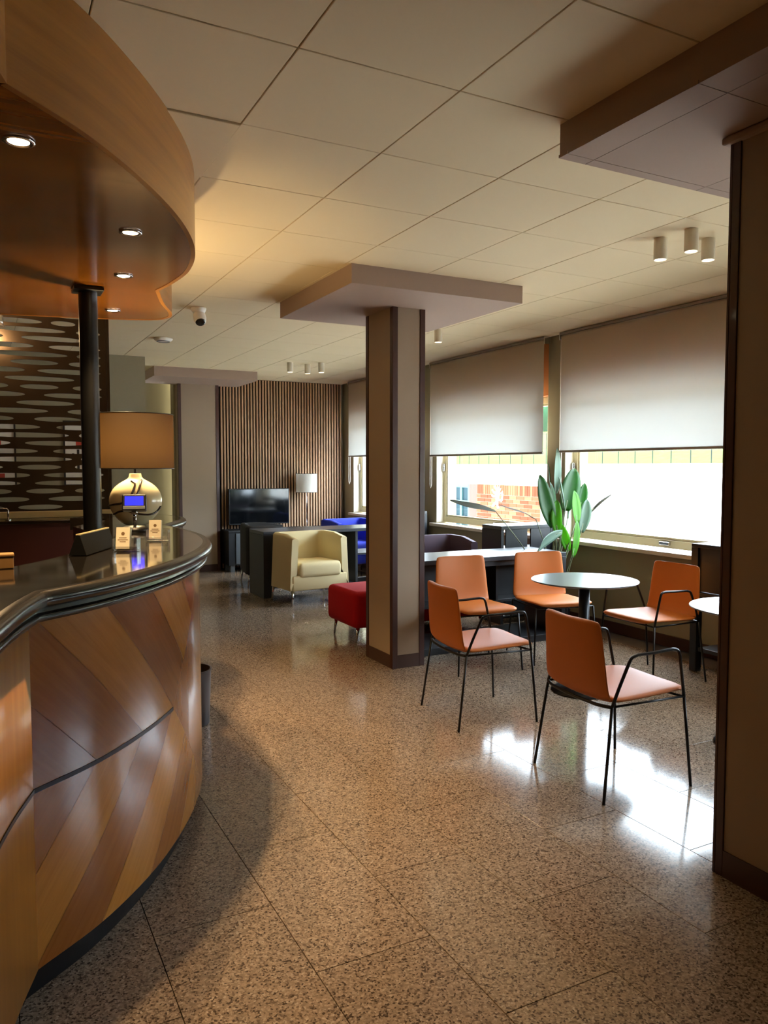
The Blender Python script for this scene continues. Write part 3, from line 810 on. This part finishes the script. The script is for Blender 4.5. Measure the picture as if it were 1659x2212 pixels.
# ------------------------------------------------------------------ ceiling fittings
def spot(x, y, label, group):
    e = empty('ceiling_spot', (x, y, ZC)); tag(e, label, 'ceiling light', group)
    obj('cylinder_body', B().lathe([(0, 0), (.037, 0), (.037, -.118), (.033, -.12), (.031, -.108), (0, -.108)], n=28), 'spot_body', e, smooth=True); smooth_by_angle(e.children[0])
    obj('lens', B().cyl(0, 0, -.1105, -.108, .030, n=20), 'spot_glow', e)
    lamp('ceiling_spot_lamp', 'SPOT', (0, 0, -.125), 9, (1, .82, .55), e, spot_size=R(80), spot_blend=.6, shadow_soft_size=.025)
g = 'surface cylinder spots near the window'
spot(3.452, 3.22, 'leftmost cream cylinder spot of the three by the near pillar', g); spot(3.47, 3.02, 'middle cream cylinder spot of the three by the near pillar', g)
spot(3.70, 3.10, 'rightmost cream cylinder spot of the three by the near pillar', g)
spot(3.855, 6.28, 'cream cylinder spot showing right of the mid room soffit', 'surface cylinder spot mid room')
g = 'surface cylinder spots at the far end'
spot(3.43, 9.10, 'leftmost cream cylinder spot of the three before the slat panelling', g); spot(3.685, 9.15, 'middle cream cylinder spot of the three before the slat panelling', g)
spot(3.79, 8.96, 'rightmost cream cylinder spot of the three before the slat panelling', g)
# security camera
e = empty('security_camera', (1.60, 6.34, ZC)); tag(e, 'white security camera with black lens fixed to the ceiling', 'camera')
obj('mount', B().lathe([(0, 0), (.062, 0), (.062, -.012), (.052, -.035), (0, -.036)], n=28), 'white_plastic', e, smooth=True)
T = Matrix.Translation((.005, -.01, -.075)) @ Matrix.Rotation(R(-35), 4, 'X')
k = B().lathe([(0, .05), (.035, .045), (.05, .02), (.052, -.02), (.046, -.05), (.04, -.056)], n=26)
for v in k.bm.verts: v.co = T @ v.co
obj('head', k, 'white_plastic', e, smooth=True)
k = B().lathe([(.041, -.054), (.038, -.062), (.02, -.066), (0, -.067)], n=26)
for v in k.bm.verts: v.co = T @ v.co
obj('lens', k, 'tv_screen', e, smooth=True)
e = empty('smoke_detector', (1.655, 7.99, ZC)); tag(e, 'flat white smoke detector disc on the ceiling', 'smoke detector')
obj('housing', B().lathe([(0, 0), (.092, 0), (.094, -.012), (.080, -.026), (.05, -.034), (0, -.036)], n=32), 'white_plastic', e, smooth=True)
obj('vent_ring', B().lathe([(.06, -.033), (.064, -.031), (.064, -.036), (.06, -.037)], n=32), 'cabinet_grey', e)

# ------------------------------------------------------------------ orange chairs
def chair_master(arms):
    e = empty('cafe_chair')
    # seat shell: local +x is forward
    def shell(prof, th, crown=0.):
        """prof: (x, z, half width, dish)"""
        b = B(); top, bot = [], []; n = 9
        for i_, (x, z, hw, dish) in enumerate(prof):
            a = prof[max(i_ - 1, 0)]; c = prof[min(i_ + 1, len(prof) - 1)]
            t = Vector((c[0] - a[0], 0, c[1] - a[1])).normalized(); nr = Vector((-t.z, 0, t.x))
            r1, r2 = [], []
            for k in range(n):
                u = -1 + 2 * k / (n - 1); p = Vector((x, u * hw, z)) + nr * (dish * (u * u)) 
                edge = 1 - .55 * (abs(u) ** 6)
                r1.append(p + nr * th / 2 * edge); r2.append(p - nr * th / 2 * edge)
            top.append(r1); bot.append(r2)
        rows = [a + c[::-1] for a, c in zip(top, bot)]
        V = b.grid(rows, close=True); b.bm.faces.new(V[0][::-1]); b.bm.faces.new(V[-1])
        return b
    P = [(.255, .448, .20), (.245, .456, .226), (.20, .462, .243), (.10, .458, .247), (0, .452, .248), (-.10, .448, .247), (-.17, .447, .245), (-.205, .452, .243)]
    obj('seat', shell([(x, z, w, .006) for x, z, w in P][::-1], .036), 'orange_leather', e, smooth=True, subsurf=1)
    P = [(-.200, .440, .240), (-.222, .462, .240), (-.236, .50, .238), (-.246, .57, .232), (-.256, .65, .225), (-.268, .73, .219), (-.276, .785, .214), (-.279, .806, .206), (-.280, .814, .188)]
    obj('backrest', shell([(x, z, w, -.03 * (.4 + .6 * (z - .44) / .37)) for x, z, w in P], .028), 'orange_leather', e, smooth=True, subsurf=1)
    rr = .0072
    for s_ in (-1, 1):
        obj('leg', B().tube([(-.205, s_ * .243, .432), (-.265, s_ * .268, .0)], rr, 8), 'rod_metal', e, smooth=True)
        obj('leg', B().tube([(.222, s_ * .243, .432), (.252, s_ * .268, .0)], rr, 8), 'rod_metal', e, smooth=True)
        if arms:
            pts = [(-.205, s_ * .243, .432), (-.17, s_ * .248, .52), (-.122, s_ * .252, .625)]
            c = catmull([(-.122, s_ * .252, .625), (-.105, s_ * .252, .650), (-.07, s_ * .252, .661)], 4)
            d = catmull([(.135, s_ * .252, .668), (.168, s_ * .252, .660), (.182, s_ * .252, .632)], 4)
            pts = pts[:-1] + [tuple(v) for v in c] + [(.04, s_ * .252, .663)] + [tuple(v) for v in d] + [(.222, s_ * .243, .432)]
            obj('armrest', B().tube(pts, rr + .0006, 8), 'rod_metal', e, smooth=True)
    f = B()
    f.tube([(.222, -.243, .432), (-.205, -.243, .432)], .006, 6).tube([(.222, .243, .432), (-.205, .243, .432)], .006, 6)
    f.tube([(.222, -.243, .430), (.19, 0, .424), (.222, .243, .430)], .006, 6)
    f.tube([tuple(v) for v in catmull([(-.205, -.243, .430), (-.225, -.16, .425), (-.232, 0, .423), (-.225, .16, .425), (-.205, .243, .430)], 4)], .0085, 6)
    obj('seat_frame', f, 'rod_metal', e, smooth=True)
    return e
ca = chair_master(True); cb = chair_master(False)
def place(src, x, y, a, label, first):
    e = src if first else copy_tree(src)
    e.location = (x, y, 0); e.rotation_euler = (0, 0, R(a)); tag(e, label, 'chair', 'orange chairs around the round table')
place(ca, 2.675, 3.87, -7, 'orange leather armchair with black rod arms right in front of the mid room pillar', True)
place(ca, 2.72, 2.785, -4, 'nearest orange leather armchair with its dark back turned to the viewer', False)
place(ca, 4.235, 3.97, 180, 'orange leather armchair facing left with its back to the window wall', False)
place(cb, 3.31, 4.84, -96, 'armless orange leather chair against the black desk, left of the other armless one', True)
place(cb, 4.02, 4.80, -103, 'armless orange leather chair behind the round table, under the drooping plant leaf', False)

def round_table(x, y, label):
    e = empty('round_table', (x, y, 0)); tag(e, label, 'table', 'grey round cafe tables')
    obj('table_top', B().lathe([(0, .745), (.33, .745), (.352, .752), (.355, .757), (.352, .760), (0, .760)], n=64), 'table_top', e, smooth=True); smooth_by_angle(e.children[0], 25)
    obj('column', B().cyl(0, 0, .012, .744, .036, n=24), 'black_metal', e, smooth=True); smooth_by_angle(e.children[1])
    obj('base_plate', B().lathe([(0, .001), (.21, .001), (.212, .006), (.05, .016), (.04, .03), (0, .03)], n=40), 'black_metal', e, smooth=True)
round_table(3.58, 3.94, 'grey round table on black column in the middle of the orange chairs')
round_table(3.70, 2.71, 'grey round table partly hidden by the near pillar')

# ------------------------------------------------------------------ black desks and shelf units
e = empty('black_desk', (0, 0, 0)); tag(e, 'long black desk behind the two armless orange chairs', 'desk')
x0, x1, y0, y1 = 2.985, 4.53, 5.22, 5.74
obj('desk_top', B().rbox(x0, x1, y0, y1, .735, .772, .003), 'desk_top', e)
obj('end_panel', B().rbox(x1 - .045, x1, y0, y1, .0, .734, .003), 'desk_black', e); obj('end_panel', B().rbox(x0, x0 + .045, y0, y1, .0, .734, .003), 'desk_black', e)
obj('plinth', B().rbox(x0 + .046, x1 - .046, y0 + .02, y1, .0, .06, .003), 'desk_black', e)
obj('shelf', B().rbox(x0 + .046, x1 - .046, y0 + .12, y1 - .02, .36, .385, .002), 'desk_black', e)
for a, c in ((3.24, 3.86), (3.905, 4.484)): obj('back_panel', B().box(a, c, y0 + .30, y0 + .32, .386, .734), 'desk_black', e)
obj('upright', B().box(3.85, 3.872, y0 + .1, y1 - .02, .386, .734), 'desk_black', e)
obj('apron', B().box(x0 + .046, x1 - .046, y0 + .03, y0 + .05, .69, .734), 'desk_black', e)

e = empty('black_desk', (0, 0, 0)); tag(e, 'long black desk behind the cream armchair', 'desk')
x0, x1, y0, y1 = 2.835, 4.62, 8.42, 8.95
obj('desk_top', B().rbox(x0, x1, y0, y1, .735, .772, .003), 'desk_top', e)
obj('end_panel', B().rbox(x0, x0 + .10, y0, y1, .0, .734, .003), 'desk_black', e); obj('end_panel', B().rbox(x1 - .06, x1, y0, y1, .0, .734, .003), 'desk_black', e)
obj('back_panel', B().box(x0 + .10, 4.02, y1 - .2, y1 - .18, .20, .734), 'desk_black', e)
obj('upright', B().box(4.02, 4.05, y0 + .04, y1 - .02, .10, .734), 'desk_top', e)
obj('shelf', B().box(4.05, x1 - .06, y0 + .04, y1 - .02, .44, .462), 'desk_top', e)
obj('low_rail', B().box(x0 + .1, x1 - .06, y1 - .12, y1 - .06, .04, .10), 'desk_black', e)

e = empty('shelf_unit', (0, 0, 0)); tag(e, 'tall black open shelf unit between the purple armchair and the plant', 'shelf')
x0, x1, y0, y1 = 4.385, 5.02, 5.98, 6.30
obj('top', B().rbox(x0, x1, y0, y1, .915, .95, .003), 'desk_top', e); obj('side_panel', B().box(x0, x0 + .03, y0, y1, 0, .914), 'desk_black', e); obj('side_panel', B().box(x1 - .03, x1, y0, y1, 0, .914), 'desk_black', e)
for a, c in ((x0 + .03, 4.40), (4.445, 4.70), (4.745, x1 - .03)): obj('front_panel', B().box(a, c, y0 + .004, y0 + .022, .08, .914), 'desk_black', e)
for z in (.05, .46, .70): obj('shelf', B().box(x0 + .03, x1 - .03, y0 + .03, y1, z, z + .022), 'desk_black', e)

e = empty('shelf_unit', (0, 0, 0)); tag(e, 'black shelf unit under the window behind the half hidden round table', 'shelf')
x0, x1, y0, y1 = 4.655, 5.0, 2.6, 3.985
obj('top', B().rbox(x0, x1, y0, y1, .925, .952, .003), 'desk_black', e)
obj('post', B().rbox(x0, x0 + .06, y1 - .06, y1, 0, .924, .003), 'desk_black', e); obj('post', B().rbox(x0, x0 + .06, y0, y0 + .06, 0, .924, .003), 'desk_black', e)
obj('back_panel', B().box(x1 - .025, x1 - .002, y0, y1, .15, .924), 'desk_black', e)
obj('front_panel', B().box(x0 + .02, x0 + .04, y0 + .06, y1 - .06, .60, .924), 'desk_black', e)
for z in (.565, .15): obj('shelf', B().rbox(x0 - .01 if z > .5 else x0 + .02, x1 - .03, y0 + .001, y1 - .062, z, z + .03, .003), 'desk_black', e)

e = empty('monitor', (4.78, 8.28, 0)); 
bpy.data.objects.remove(e)
e = empty('shelf_unit', (0, 0, 0)); tag(e, 'dark shelf unit under the window seen right beside the mid room pillar', 'shelf')
x0, x1, y0, y1 = 4.70, 5.0, 8.40, 8.98
obj('top', B().rbox(x0, x1, y0, y1, .925, .955, .003), 'desk_top', e)
obj('side_panel', B().box(x0, x1, y0, y0 + .03, 0, .924), 'desk_top', e); obj('side_panel', B().box(x0, x1, y1 - .03, y1, 0, .924), 'desk_black', e)
obj('front_panel', B().box(x0 + .02, x0 + .04, y0 + .03, y1 - .03, .08, .924), 'desk_black', e)

# ------------------------------------------------------------------ tub armchairs and ottoman
def tub(loc, rz, m, label, W_=.74, D_=.60, H_=.775, name='armchair'):
    e = empty(name, loc, rz); tag(e, label, 'armchair', 'tub armchairs')
    # plan path of the U (open to -y); local back is +y
    def upath(hw, yb, yf, r, n=6):
        pts = [(-hw, yf), (-hw, (yf + yb - r) / 2), (-hw, yb - r)]
        for k in range(1, n): a = math.pi - math.pi / 2 * k / n; pts.append((-hw + r + r * math.cos(a), yb - r + r * math.sin(a)))
        pts += [(-hw + r, yb), (0, yb), (hw - r, yb)]
        for k in range(1, n): a = math.pi / 2 - math.pi / 2 * k / n; pts.append((hw - r + r * math.cos(a), yb - r + r * math.sin(a)))
        pts += [(hw, yb - r), (hw, (yf + yb - r) / 2), (hw, yf)]
        return pts
    hw, hd = W_ / 2, D_ / 2; th = .078
    rows = []
    zlev = [.17, .20, .45, .66, H_ - .02, H_, H_ - .001, H_ - .03, .60, .36]
    for k, z in enumerate(zlev):
        outer = k <= 5
        tpr = (z - .17) / .6 * .028
        if k == 5: p = upath(hw - tpr - .018, hd - .012 - .018, -hd + .014, .075)
        elif outer: p = upath(hw - tpr, hd - .012, -hd + (.02 if k else .025) * (k > 0), .09)
        elif k == 6: p = upath(hw - tpr - th + .018, hd - th + .006, -hd + .014, .06)
        else: p = upath(hw - tpr - th, hd - th - .012, -hd + .02, .045)
        row = []
        for (x, y) in p:
            # arm fronts curve down
            zz_ = z
            dy = y + hd
            if z > .60 and dy < .10: zz_ = min(z, H_ - (.085 - math.sqrt(max(0, .085 ** 2 - max(0, .085 - dy) ** 2))) * 1.0 - (H_ - z))
            row.append((x, y, zz_))
        rows.append(row)
    b = B(); V = b.grid(rows)
    for col in (0, -1):
        f = [V[k][col] for k in range(len(V))]
        b.bm.faces.new(f)
    obj('shell', b, m, e, smooth=True, bevel=.0); smooth_by_angle(e.children[0], 50)
    obj('base', B().rbox(-hw + .03, hw - .03, -hd + .008, hd - .03, .165, .33, .012), m, e, smooth=True); smooth_by_angle(e.children[1], 50)
    cu = B().rbox(-hw + th + .026, hw - th - .026, -hd - .012, hd - th - .02, .30, .462, .045, 4)
    for v in cu.bm.verts:
        if v.co.z > .44: v.co.z += .012 * (1 - (v.co.x / hw) ** 2)
    obj('seat_cushion', cu, m, e, smooth=True)
    for sx in (-1, 1):
        for sy in (-1, 1):
            obj('leg', B().tube([(sx * (hw - .045), sy * (hd - .05), .168), (sx * (hw - .03), sy * (hd - .03), .0)], .019, 10, .008), 'chrome', e, smooth=True)
    return e
tub((3.262, 8.105, 0), R(6), 'cream_fabric', 'cream fabric tub armchair on chrome legs left of the mid room pillar', D_=.58)
tub((4.60, 9.86, 0), R(4), 'blue_fabric', 'blue fabric tub armchair in the far corner by the window')
tub((4.255, 6.96, 0), R(-4), 'purple_fabric', 'dark purple tub armchair behind the long desk by the window')
tub((3.24, 9.56, 0), R(80), 'black_fabric', 'black tub armchair between the far desk and the television')
# red ottoman
e = empty('ottoman', (0, 0, 0)); tag(e, 'long red upholstered ottoman bench behind the mid room pillar', 'ottoman')
obj('cushion', B().rbox(2.775, 4.18, 5.86, 6.46, .13, .45, .05, 4), 'red_fabric', e, smooth=True)
for x in (2.84, 4.11):
    for y in (5.93, 6.39): obj('leg', B().tube([(x, y, .135), (x + (-.02 if x < 3 else .02), y, 0)], .017, 10, .008), 'chrome', e, smooth=True)
e = empty('low_table', (4.28, 7.72, 0)); tag(e, 'low grey side table between cream armchair and pillar', 'table')
obj('table_top', B().rbox(-.32, .32, -.25, .25, .40, .44, .006), 'table_top', e)
for x in (-.28, .28):
    for y in (-.21, .21): obj('leg', B().box(x - .025, x + .025, y - .025, y + .025, 0, .40), 'desk_black', e)

# ------------------------------------------------------------------ television group
e = empty('tv_cabinet', (0, 0, 0)); tag(e, 'low grey and black cabinet below the television', 'cabinet')
x0, x1, y0, y1 = 3.10, 4.72, 10.72, 11.10
obj('carcass', B().box(x0, x1, y0 + .02, y1, .10, .575), 'cabinet_black', e); obj('top', B().rbox(x0 - .01, x1 + .01, y0, y1, .576, .602, .003), 'cabinet_black', e)
for k in range(3):
    a = x0 + .10 + k * .50; d = obj('door', B().rbox(a, a + .47, y0 + .004, y0 + .019, .12, .56, .003), 'cabinet_grey', e)
    obj('handle', B().box(a + .40, a + .42, y0 - .008, y0 + .004, .32, .42), 'chrome', d)
for x in (x0 + .03, x1 - .09):
    for y in (y0 + .04, y1 - .10): obj('leg', B().box(x, x + .06, y, y + .06, 0, .10), 'cabinet_grey', e)
e = empty('television', (3.61, 10.90, .606)); tag(e, 'black flat television standing on the low cabinet', 'television')
case = obj('case', B().rbox(-.462, .462, -.02, .03, .065, .592, .006), 'tv_black', e)
obj('screen', B().box(-.448, .448, -.0215, -.020, .085, .580), 'tv_screen', e)
for x in (-.3, .3): obj('foot', B().tube([(x, .0, .066), (x - .03, -.09, .004)], .007, 6).tube([(x, .0, .066), (x + .03, .08, .004)], .007, 6), 'tv_black', e)
obj('logo_plate', B().box(-.03, .03, -.022, -.0205, .070, .079), 'chrome', e)
e = empty('stand_lamp', (4.36, 10.90, .602)); tag(e, 'slim lamp with white drum shade before the slat panelling', 'lamp')
obj('base', B().lathe([(0, 0), (.10, 0), (.10, .01), (.02, .016), (0, .016)], n=28), 'chrome', e, smooth=True); obj('pole', B().cyl(0, 0, .015, .70, .007, n=10), 'chrome', e, smooth=True)
o = obj('drum_shade', B().cyl(0, 0, .53, .812, .158, n=40, cap=False), 'shade_white', e, smooth=True)
q = B()
for z in (.531, .811): q.tube([(.158 * math.cos(2 * math.pi * k / 40), .158 * math.sin(2 * math.pi * k / 40), z) for k in range(41)], .0025, 6, cap=False)
obj('shade_rim', q, 'black_metal', o)

# ------------------------------------------------------------------ plant
PX, PY = 4.74, 5.60
e = empty('potted_plant', (PX, PY, 0)); tag(e, 'tall potted plant with large paddle leaves beside the window pier', 'plant')
obj('pot', B().lathe([(0, .002), (.12, .002), (.14, .30), (.15, .32), (.135, .32), (.125, .28), (0, .28)], n=32), 'pot_grey', e, smooth=True); smooth_by_angle(e.children[0])
obj('soil', B().cyl(0, 0, .27, .285, .125, n=24), 'soil', e)
def unp(px, py, Y):
    r = fw * FPX + rt * (px - 829.5) - upv * (py - 1106.0); t = Y / r.y
    return Vector((r.x * t, Y, CAM_H + r.z * t))
def leaf(pts, wid, m, fold=.35, twist=0., Y0=PY, dY=0., stem_from=None, nrm=None, pet=.006):
    """pts: pixels from base of the blade to its tip in the photograph, set at real depth Y0..Y0+dY"""
    C = [unp(x, y, Y0 + dY * k / max(1, len(pts) - 1)) for k, (x, y) in enumerate(pts)]
    c = catmull(C, 6); n = len(c); rows = []
    for k, p in enumerate(c):
        t = k / (n - 1); d = (c[min(k + 1, n - 1)] - c[max(k - 1, 0)]).normalized()
        side = Vector((math.cos(twist), math.sin(twist), 0)) if nrm is None else nrm
        side = (side - d * side.dot(d)).normalized(); up_ = side.cross(d).normalized()
        w = wid * 1.22 * (math.sin(math.pi * min(1, (t * .92 + .06))) ** .62) * (1 if t < .97 else .5)
        row = []
        for u in (-1, -.55, 0, .55, 1):
            row.append(p + side * (u * w) + up_ * (abs(u) * w * fold) - Vector((PX, PY, 0)))
        rows.append(row)
    b = B(); b.grid(rows)
    o = obj('leaf', b, m, e, smooth=True, solid=.0015)
    s0 = Vector(stem_from) if stem_from else Vector((random.uniform(-.05, .05), random.uniform(-.04, .04), .28))
    base = c[0] - Vector((PX, PY, 0)); midp = s0.lerp(base, .5) + Vector((0, 0, .06))
    obj('petiole', B().tube([tuple(v) for v in catmull([s0, midp, base], 5)] + [tuple(c[min(3, n - 1)] - Vector((PX, PY, 0)))], pet, 6, pet * .7), 'petiole', e, smooth=True)
leaf([(1200, 1066), (1201, 1020), (1203, 968)], .050, 'leaf_grey', Y0=5.72, twist=.3)
leaf([(1192, 1075), (1187, 1040), (1184, 1000)], .030, 'leaf_dark', Y0=5.75, twist=.9)
leaf([(1194, 1139), (1178, 1085), (1166, 1026)], .062, 'leaf_dark', Y0=5.58, twist=-.2)
leaf([(1196, 1134), (1192, 1090), (1188, 1042)], .055, 'leaf_dark', Y0=5.62, twist=.5)
leaf([(1219, 1104), (1212, 1068), (1207, 1030)], .042, 'leaf_grey', Y0=5.55, twist=.8)
leaf([(1221, 1103), (1230, 1058), (1241, 1012)], .080, 'leaf_dark', Y0=5.66, twist=-.3)
leaf([(1246, 1130), (1242, 1096), (1240, 1060)], .048, 'leaf_bright', Y0=5.5, twist=.1)
leaf([(1226, 1120), (1228, 1075), (1233, 1030)], .052, 'leaf_grey', Y0=5.72, twist=.7)
leaf([(1204, 1150), (1201, 1118), (1203, 1080)], .044, 'leaf_bright', Y0=5.55, twist=-.5)
leaf([(1252, 1098), (1258, 1072), (1263, 1044)], .040, 'leaf_dark', Y0=5.7, twist=-.5)
leaf([(1255, 1150), (1263, 1112), (1268, 1079)], .048, 'leaf_grey', Y0=5.5, twist=-.35)
leaf([(1237, 1204), (1242, 1165), (1246, 1124)], .040, 'leaf_bright', Y0=5.42, twist=.2)
leaf([(1228, 1190), (1218, 1160), (1209, 1130)], .040, 'leaf_bright', Y0=5.56, twist=-.4)
leaf([(1214, 1149), (1190, 1160), (1168, 1178), (1154, 1206)], .045, 'leaf_grey', Y0=5.45, dY=-.25, nrm=Vector((.55, .1, .75)), fold=.15)
leaf([(1070, 1104), (1040, 1096), (1005, 1090), (972, 1081)], .032, 'leaf_silhouette', Y0=5.5, dY=-.2, nrm=Vector((.1, .75, .55)), fold=.1)
leaf([(1158, 1122), (1130, 1108), (1100, 1099), (1077, 1090)], .022, 'leaf_silhouette', Y0=5.55, dY=-.1, nrm=Vector((.1, .85, .3)), fold=.2)
leaf([(1270, 1112), (1296, 1085), (1322, 1067)], .016, 'leaf_silhouette', Y0=5.5, dY=-.1, nrm=Vector((0, 1, .2)), fold=.2)

# ------------------------------------------------------------------ outside
tag(obj('paving_outside', B().box(5.41, 14.6, -20, 75, -.35, -.15), 'paving'), 'sunlit pale paving outside the windows', None, None, 'structure')
b = B().box(14.5, 14.75, -20, 75, -.15, 1.595)
tag(obj('wall_outside', b, 'concrete_white'), 'sunlit white boundary wall outside', None, None, 'structure')
b = B(); b.grid([[(14.75, y, 1.55) for y in (-20, 75)], [(18, y, 2.3) for y in (-20, 75)], [(26, y, 3.4) for y in (-20, 75)]])
tag(obj('grass_bank', b, 'grass'), 'green grass bank above the boundary wall', None, None, 'structure')
fe = empty('wire_fence', (14.62, 0, 1.595)); tag(fe, 'thin grey post fence on the boundary wall outside', 'fence')
pm = None
for k in range(34):
    if pm is None: o = obj('post', B().cyl(0, 0, 0, .9, .012, n=6), 'fence_grey', fe); pm = o.data
    else: o = bpy.data.objects.new('post', pm); COL.objects.link(o); o.parent = fe
    o.location = (0, 8 + k * .575, 0)
obj('wire', B().tube([(0, 8, .88), (0, 27.2, .88)], .006, 4).tube([(0, 8, .45), (0, 27.2, .45)], .004, 4), 'fence_grey', fe)
hb = B(); rng = random.Random(9)
for k in range(26):
    y = -6 + k * 1.9; r = rng.uniform(1.4, 2.2)
    bb = bmesh.new(); bmesh.ops.create_icosphere(bb, subdivisions=2, radius=r)
    for v in bb.verts: v.co = Vector((27 + rng.uniform(-.4, .4), y, 4.0)) + v.co * (1 + rng.uniform(-.16, .16))
    hb.merge(bb)
tag(obj('hedge', hb, 'hedge', smooth=True), 'dense green hedge far outside on the bank', 'hedge', None, 'stuff')
# low brick wall with emblem and blue lattice window
bw = empty('brick_wall', (9.0, 0, -.15)); tag(bw, 'low brick wall with white lion emblem outside the left window', 'brick wall')
yA, yB, top = 11.10, 13.14, 1.16 + .15
obj('core', B().box(.012, .25, yA, yB, 0, top - .006), 'mortar', bw)
obj('return_wall', B().box(.02, .25, yB, 13.44, 0, top), 'return_grey', bw)
bl, bh, bg = .235, .075, .011
meshes = {}
def brick(y0, y1, z0, z1, m):
    key = (round(y1 - y0, 3), round(z1 - z0, 3), m)
    if key not in meshes:
        o = obj('brick', B().box(0, .05, -(y1 - y0) / 2, (y1 - y0) / 2, -(z1 - z0) / 2, (z1 - z0) / 2), m, bw); meshes[key] = o.data
    else:
        o = bpy.data.objects.new('brick', meshes[key]); COL.objects.link(o); o.parent = bw
    o.location = (rng.uniform(0, .003), (y0 + y1) / 2, (z0 + z1) / 2)
soldier = .20
y = yA
while y < yB - .03:
    brick(y + bg / 2, min(y + .075, yB) - bg / 2, top - soldier + bg / 2, top, rng.choice(('brick_a', 'brick_b', 'brick_c'))); y += .075
for r_ in range(12):
    z1 = top - soldier - r_ * bh; y = yA - (bl / 2 if r_ % 2 else 0)
    while y < yB:
        a, c = max(y, yA), min(y + bl, yB)
        if c - a > .04: brick(a + bg / 2, c - bg / 2, z1 - bh + bg / 2, z1 - bg / 2, rng.choice(('brick_a', 'brick_b', 'brick_c')))
        y += bl
# white rampant lion emblem
def embl(polys, cy, cz, s_):
    b = B()
    for P_ in polys:
        v0 = [b.bm.verts.new((-.008, cy - x * s_, cz + z * s_)) for x, z in P_]; v1 = [b.bm.verts.new((-.001, cy - x * s_, cz + z * s_)) for x, z in P_]
        n_ = len(P_)
        b.bm.faces.new(v0); b.bm.faces.new(v1[::-1])
        for i_ in range(n_): b.bm.faces.new((v0[i_], v0[(i_ + 1) % n_], v1[(i_ + 1) % n_], v1[i_]))
    return b
LION = [[(-.10, .05), (.02, -.02), (.16, .06), (.20, .22), (.14, .40), (.02, .44), (-.06, .34), (-.12, .22)],
        [(-.10, -.02), (.04, -.06), (.16, .04), (.08, -.18), (.10, -.34), (.22, -.44), (.02, -.46), (-.04, -.30), (-.06, -.16)],
        [(-.08, -.10), (-.18, -.22), (-.30, -.26), (-.38, -.40), (-.26, -.40), (-.16, -.32), (-.04, -.22)],
        [(-.10, .26), (-.24, .30), (-.36, .40), (-.40, .34), (-.28, .22), (-.12, .16)],
        [(-.10, .12), (-.26, .10), (-.38, .16), (-.42, .08), (-.28, .02), (-.08, .04)],
        [(-.02, .44), (-.12, .56), (-.24, .54), (-.20, .44), (-.08, .38)],
        [(.04, .42), (.04, .62), (.12, .42)], [(.10, .40), (.20, .58), (.18, .36)], [(.14, .34), (.30, .46), (.20, .26)], [(.18, .22), (.34, .28), (.20, .14)],
        [(.12, -.02), (.30, -.06), (.38, .10), (.32, .24), (.40, .34), (.46, .18), (.44, -.04), (.34, -.16), (.14, -.12)]]
o = obj('lion_emblem', embl(LION, 12.42, .90 + .15, .44), 'emblem_white', bw); o['label'] = 'white rampant lion emblem'
lw = empty('lattice_window', (0, 0, 0)); tag(lw, 'pale blue lattice window left of the brick wall outside', 'window')
obj('glass', B().box(9.06, 9.08, 13.46, 14.6, -.1, 1.14), 'cyan_glass', lw)
for k in range(5): y = 13.44 + k * .29; obj('lattice_bar', B().box(9.03, 9.06, y, y + .07, -.15, 1.16), 'cyan_frame', lw)
for z in (1.08, .74, .40, .06): obj('lattice_bar', B().box(9.025, 9.055, 13.44, 14.67, z, z + .07), 'cyan_frame', lw)
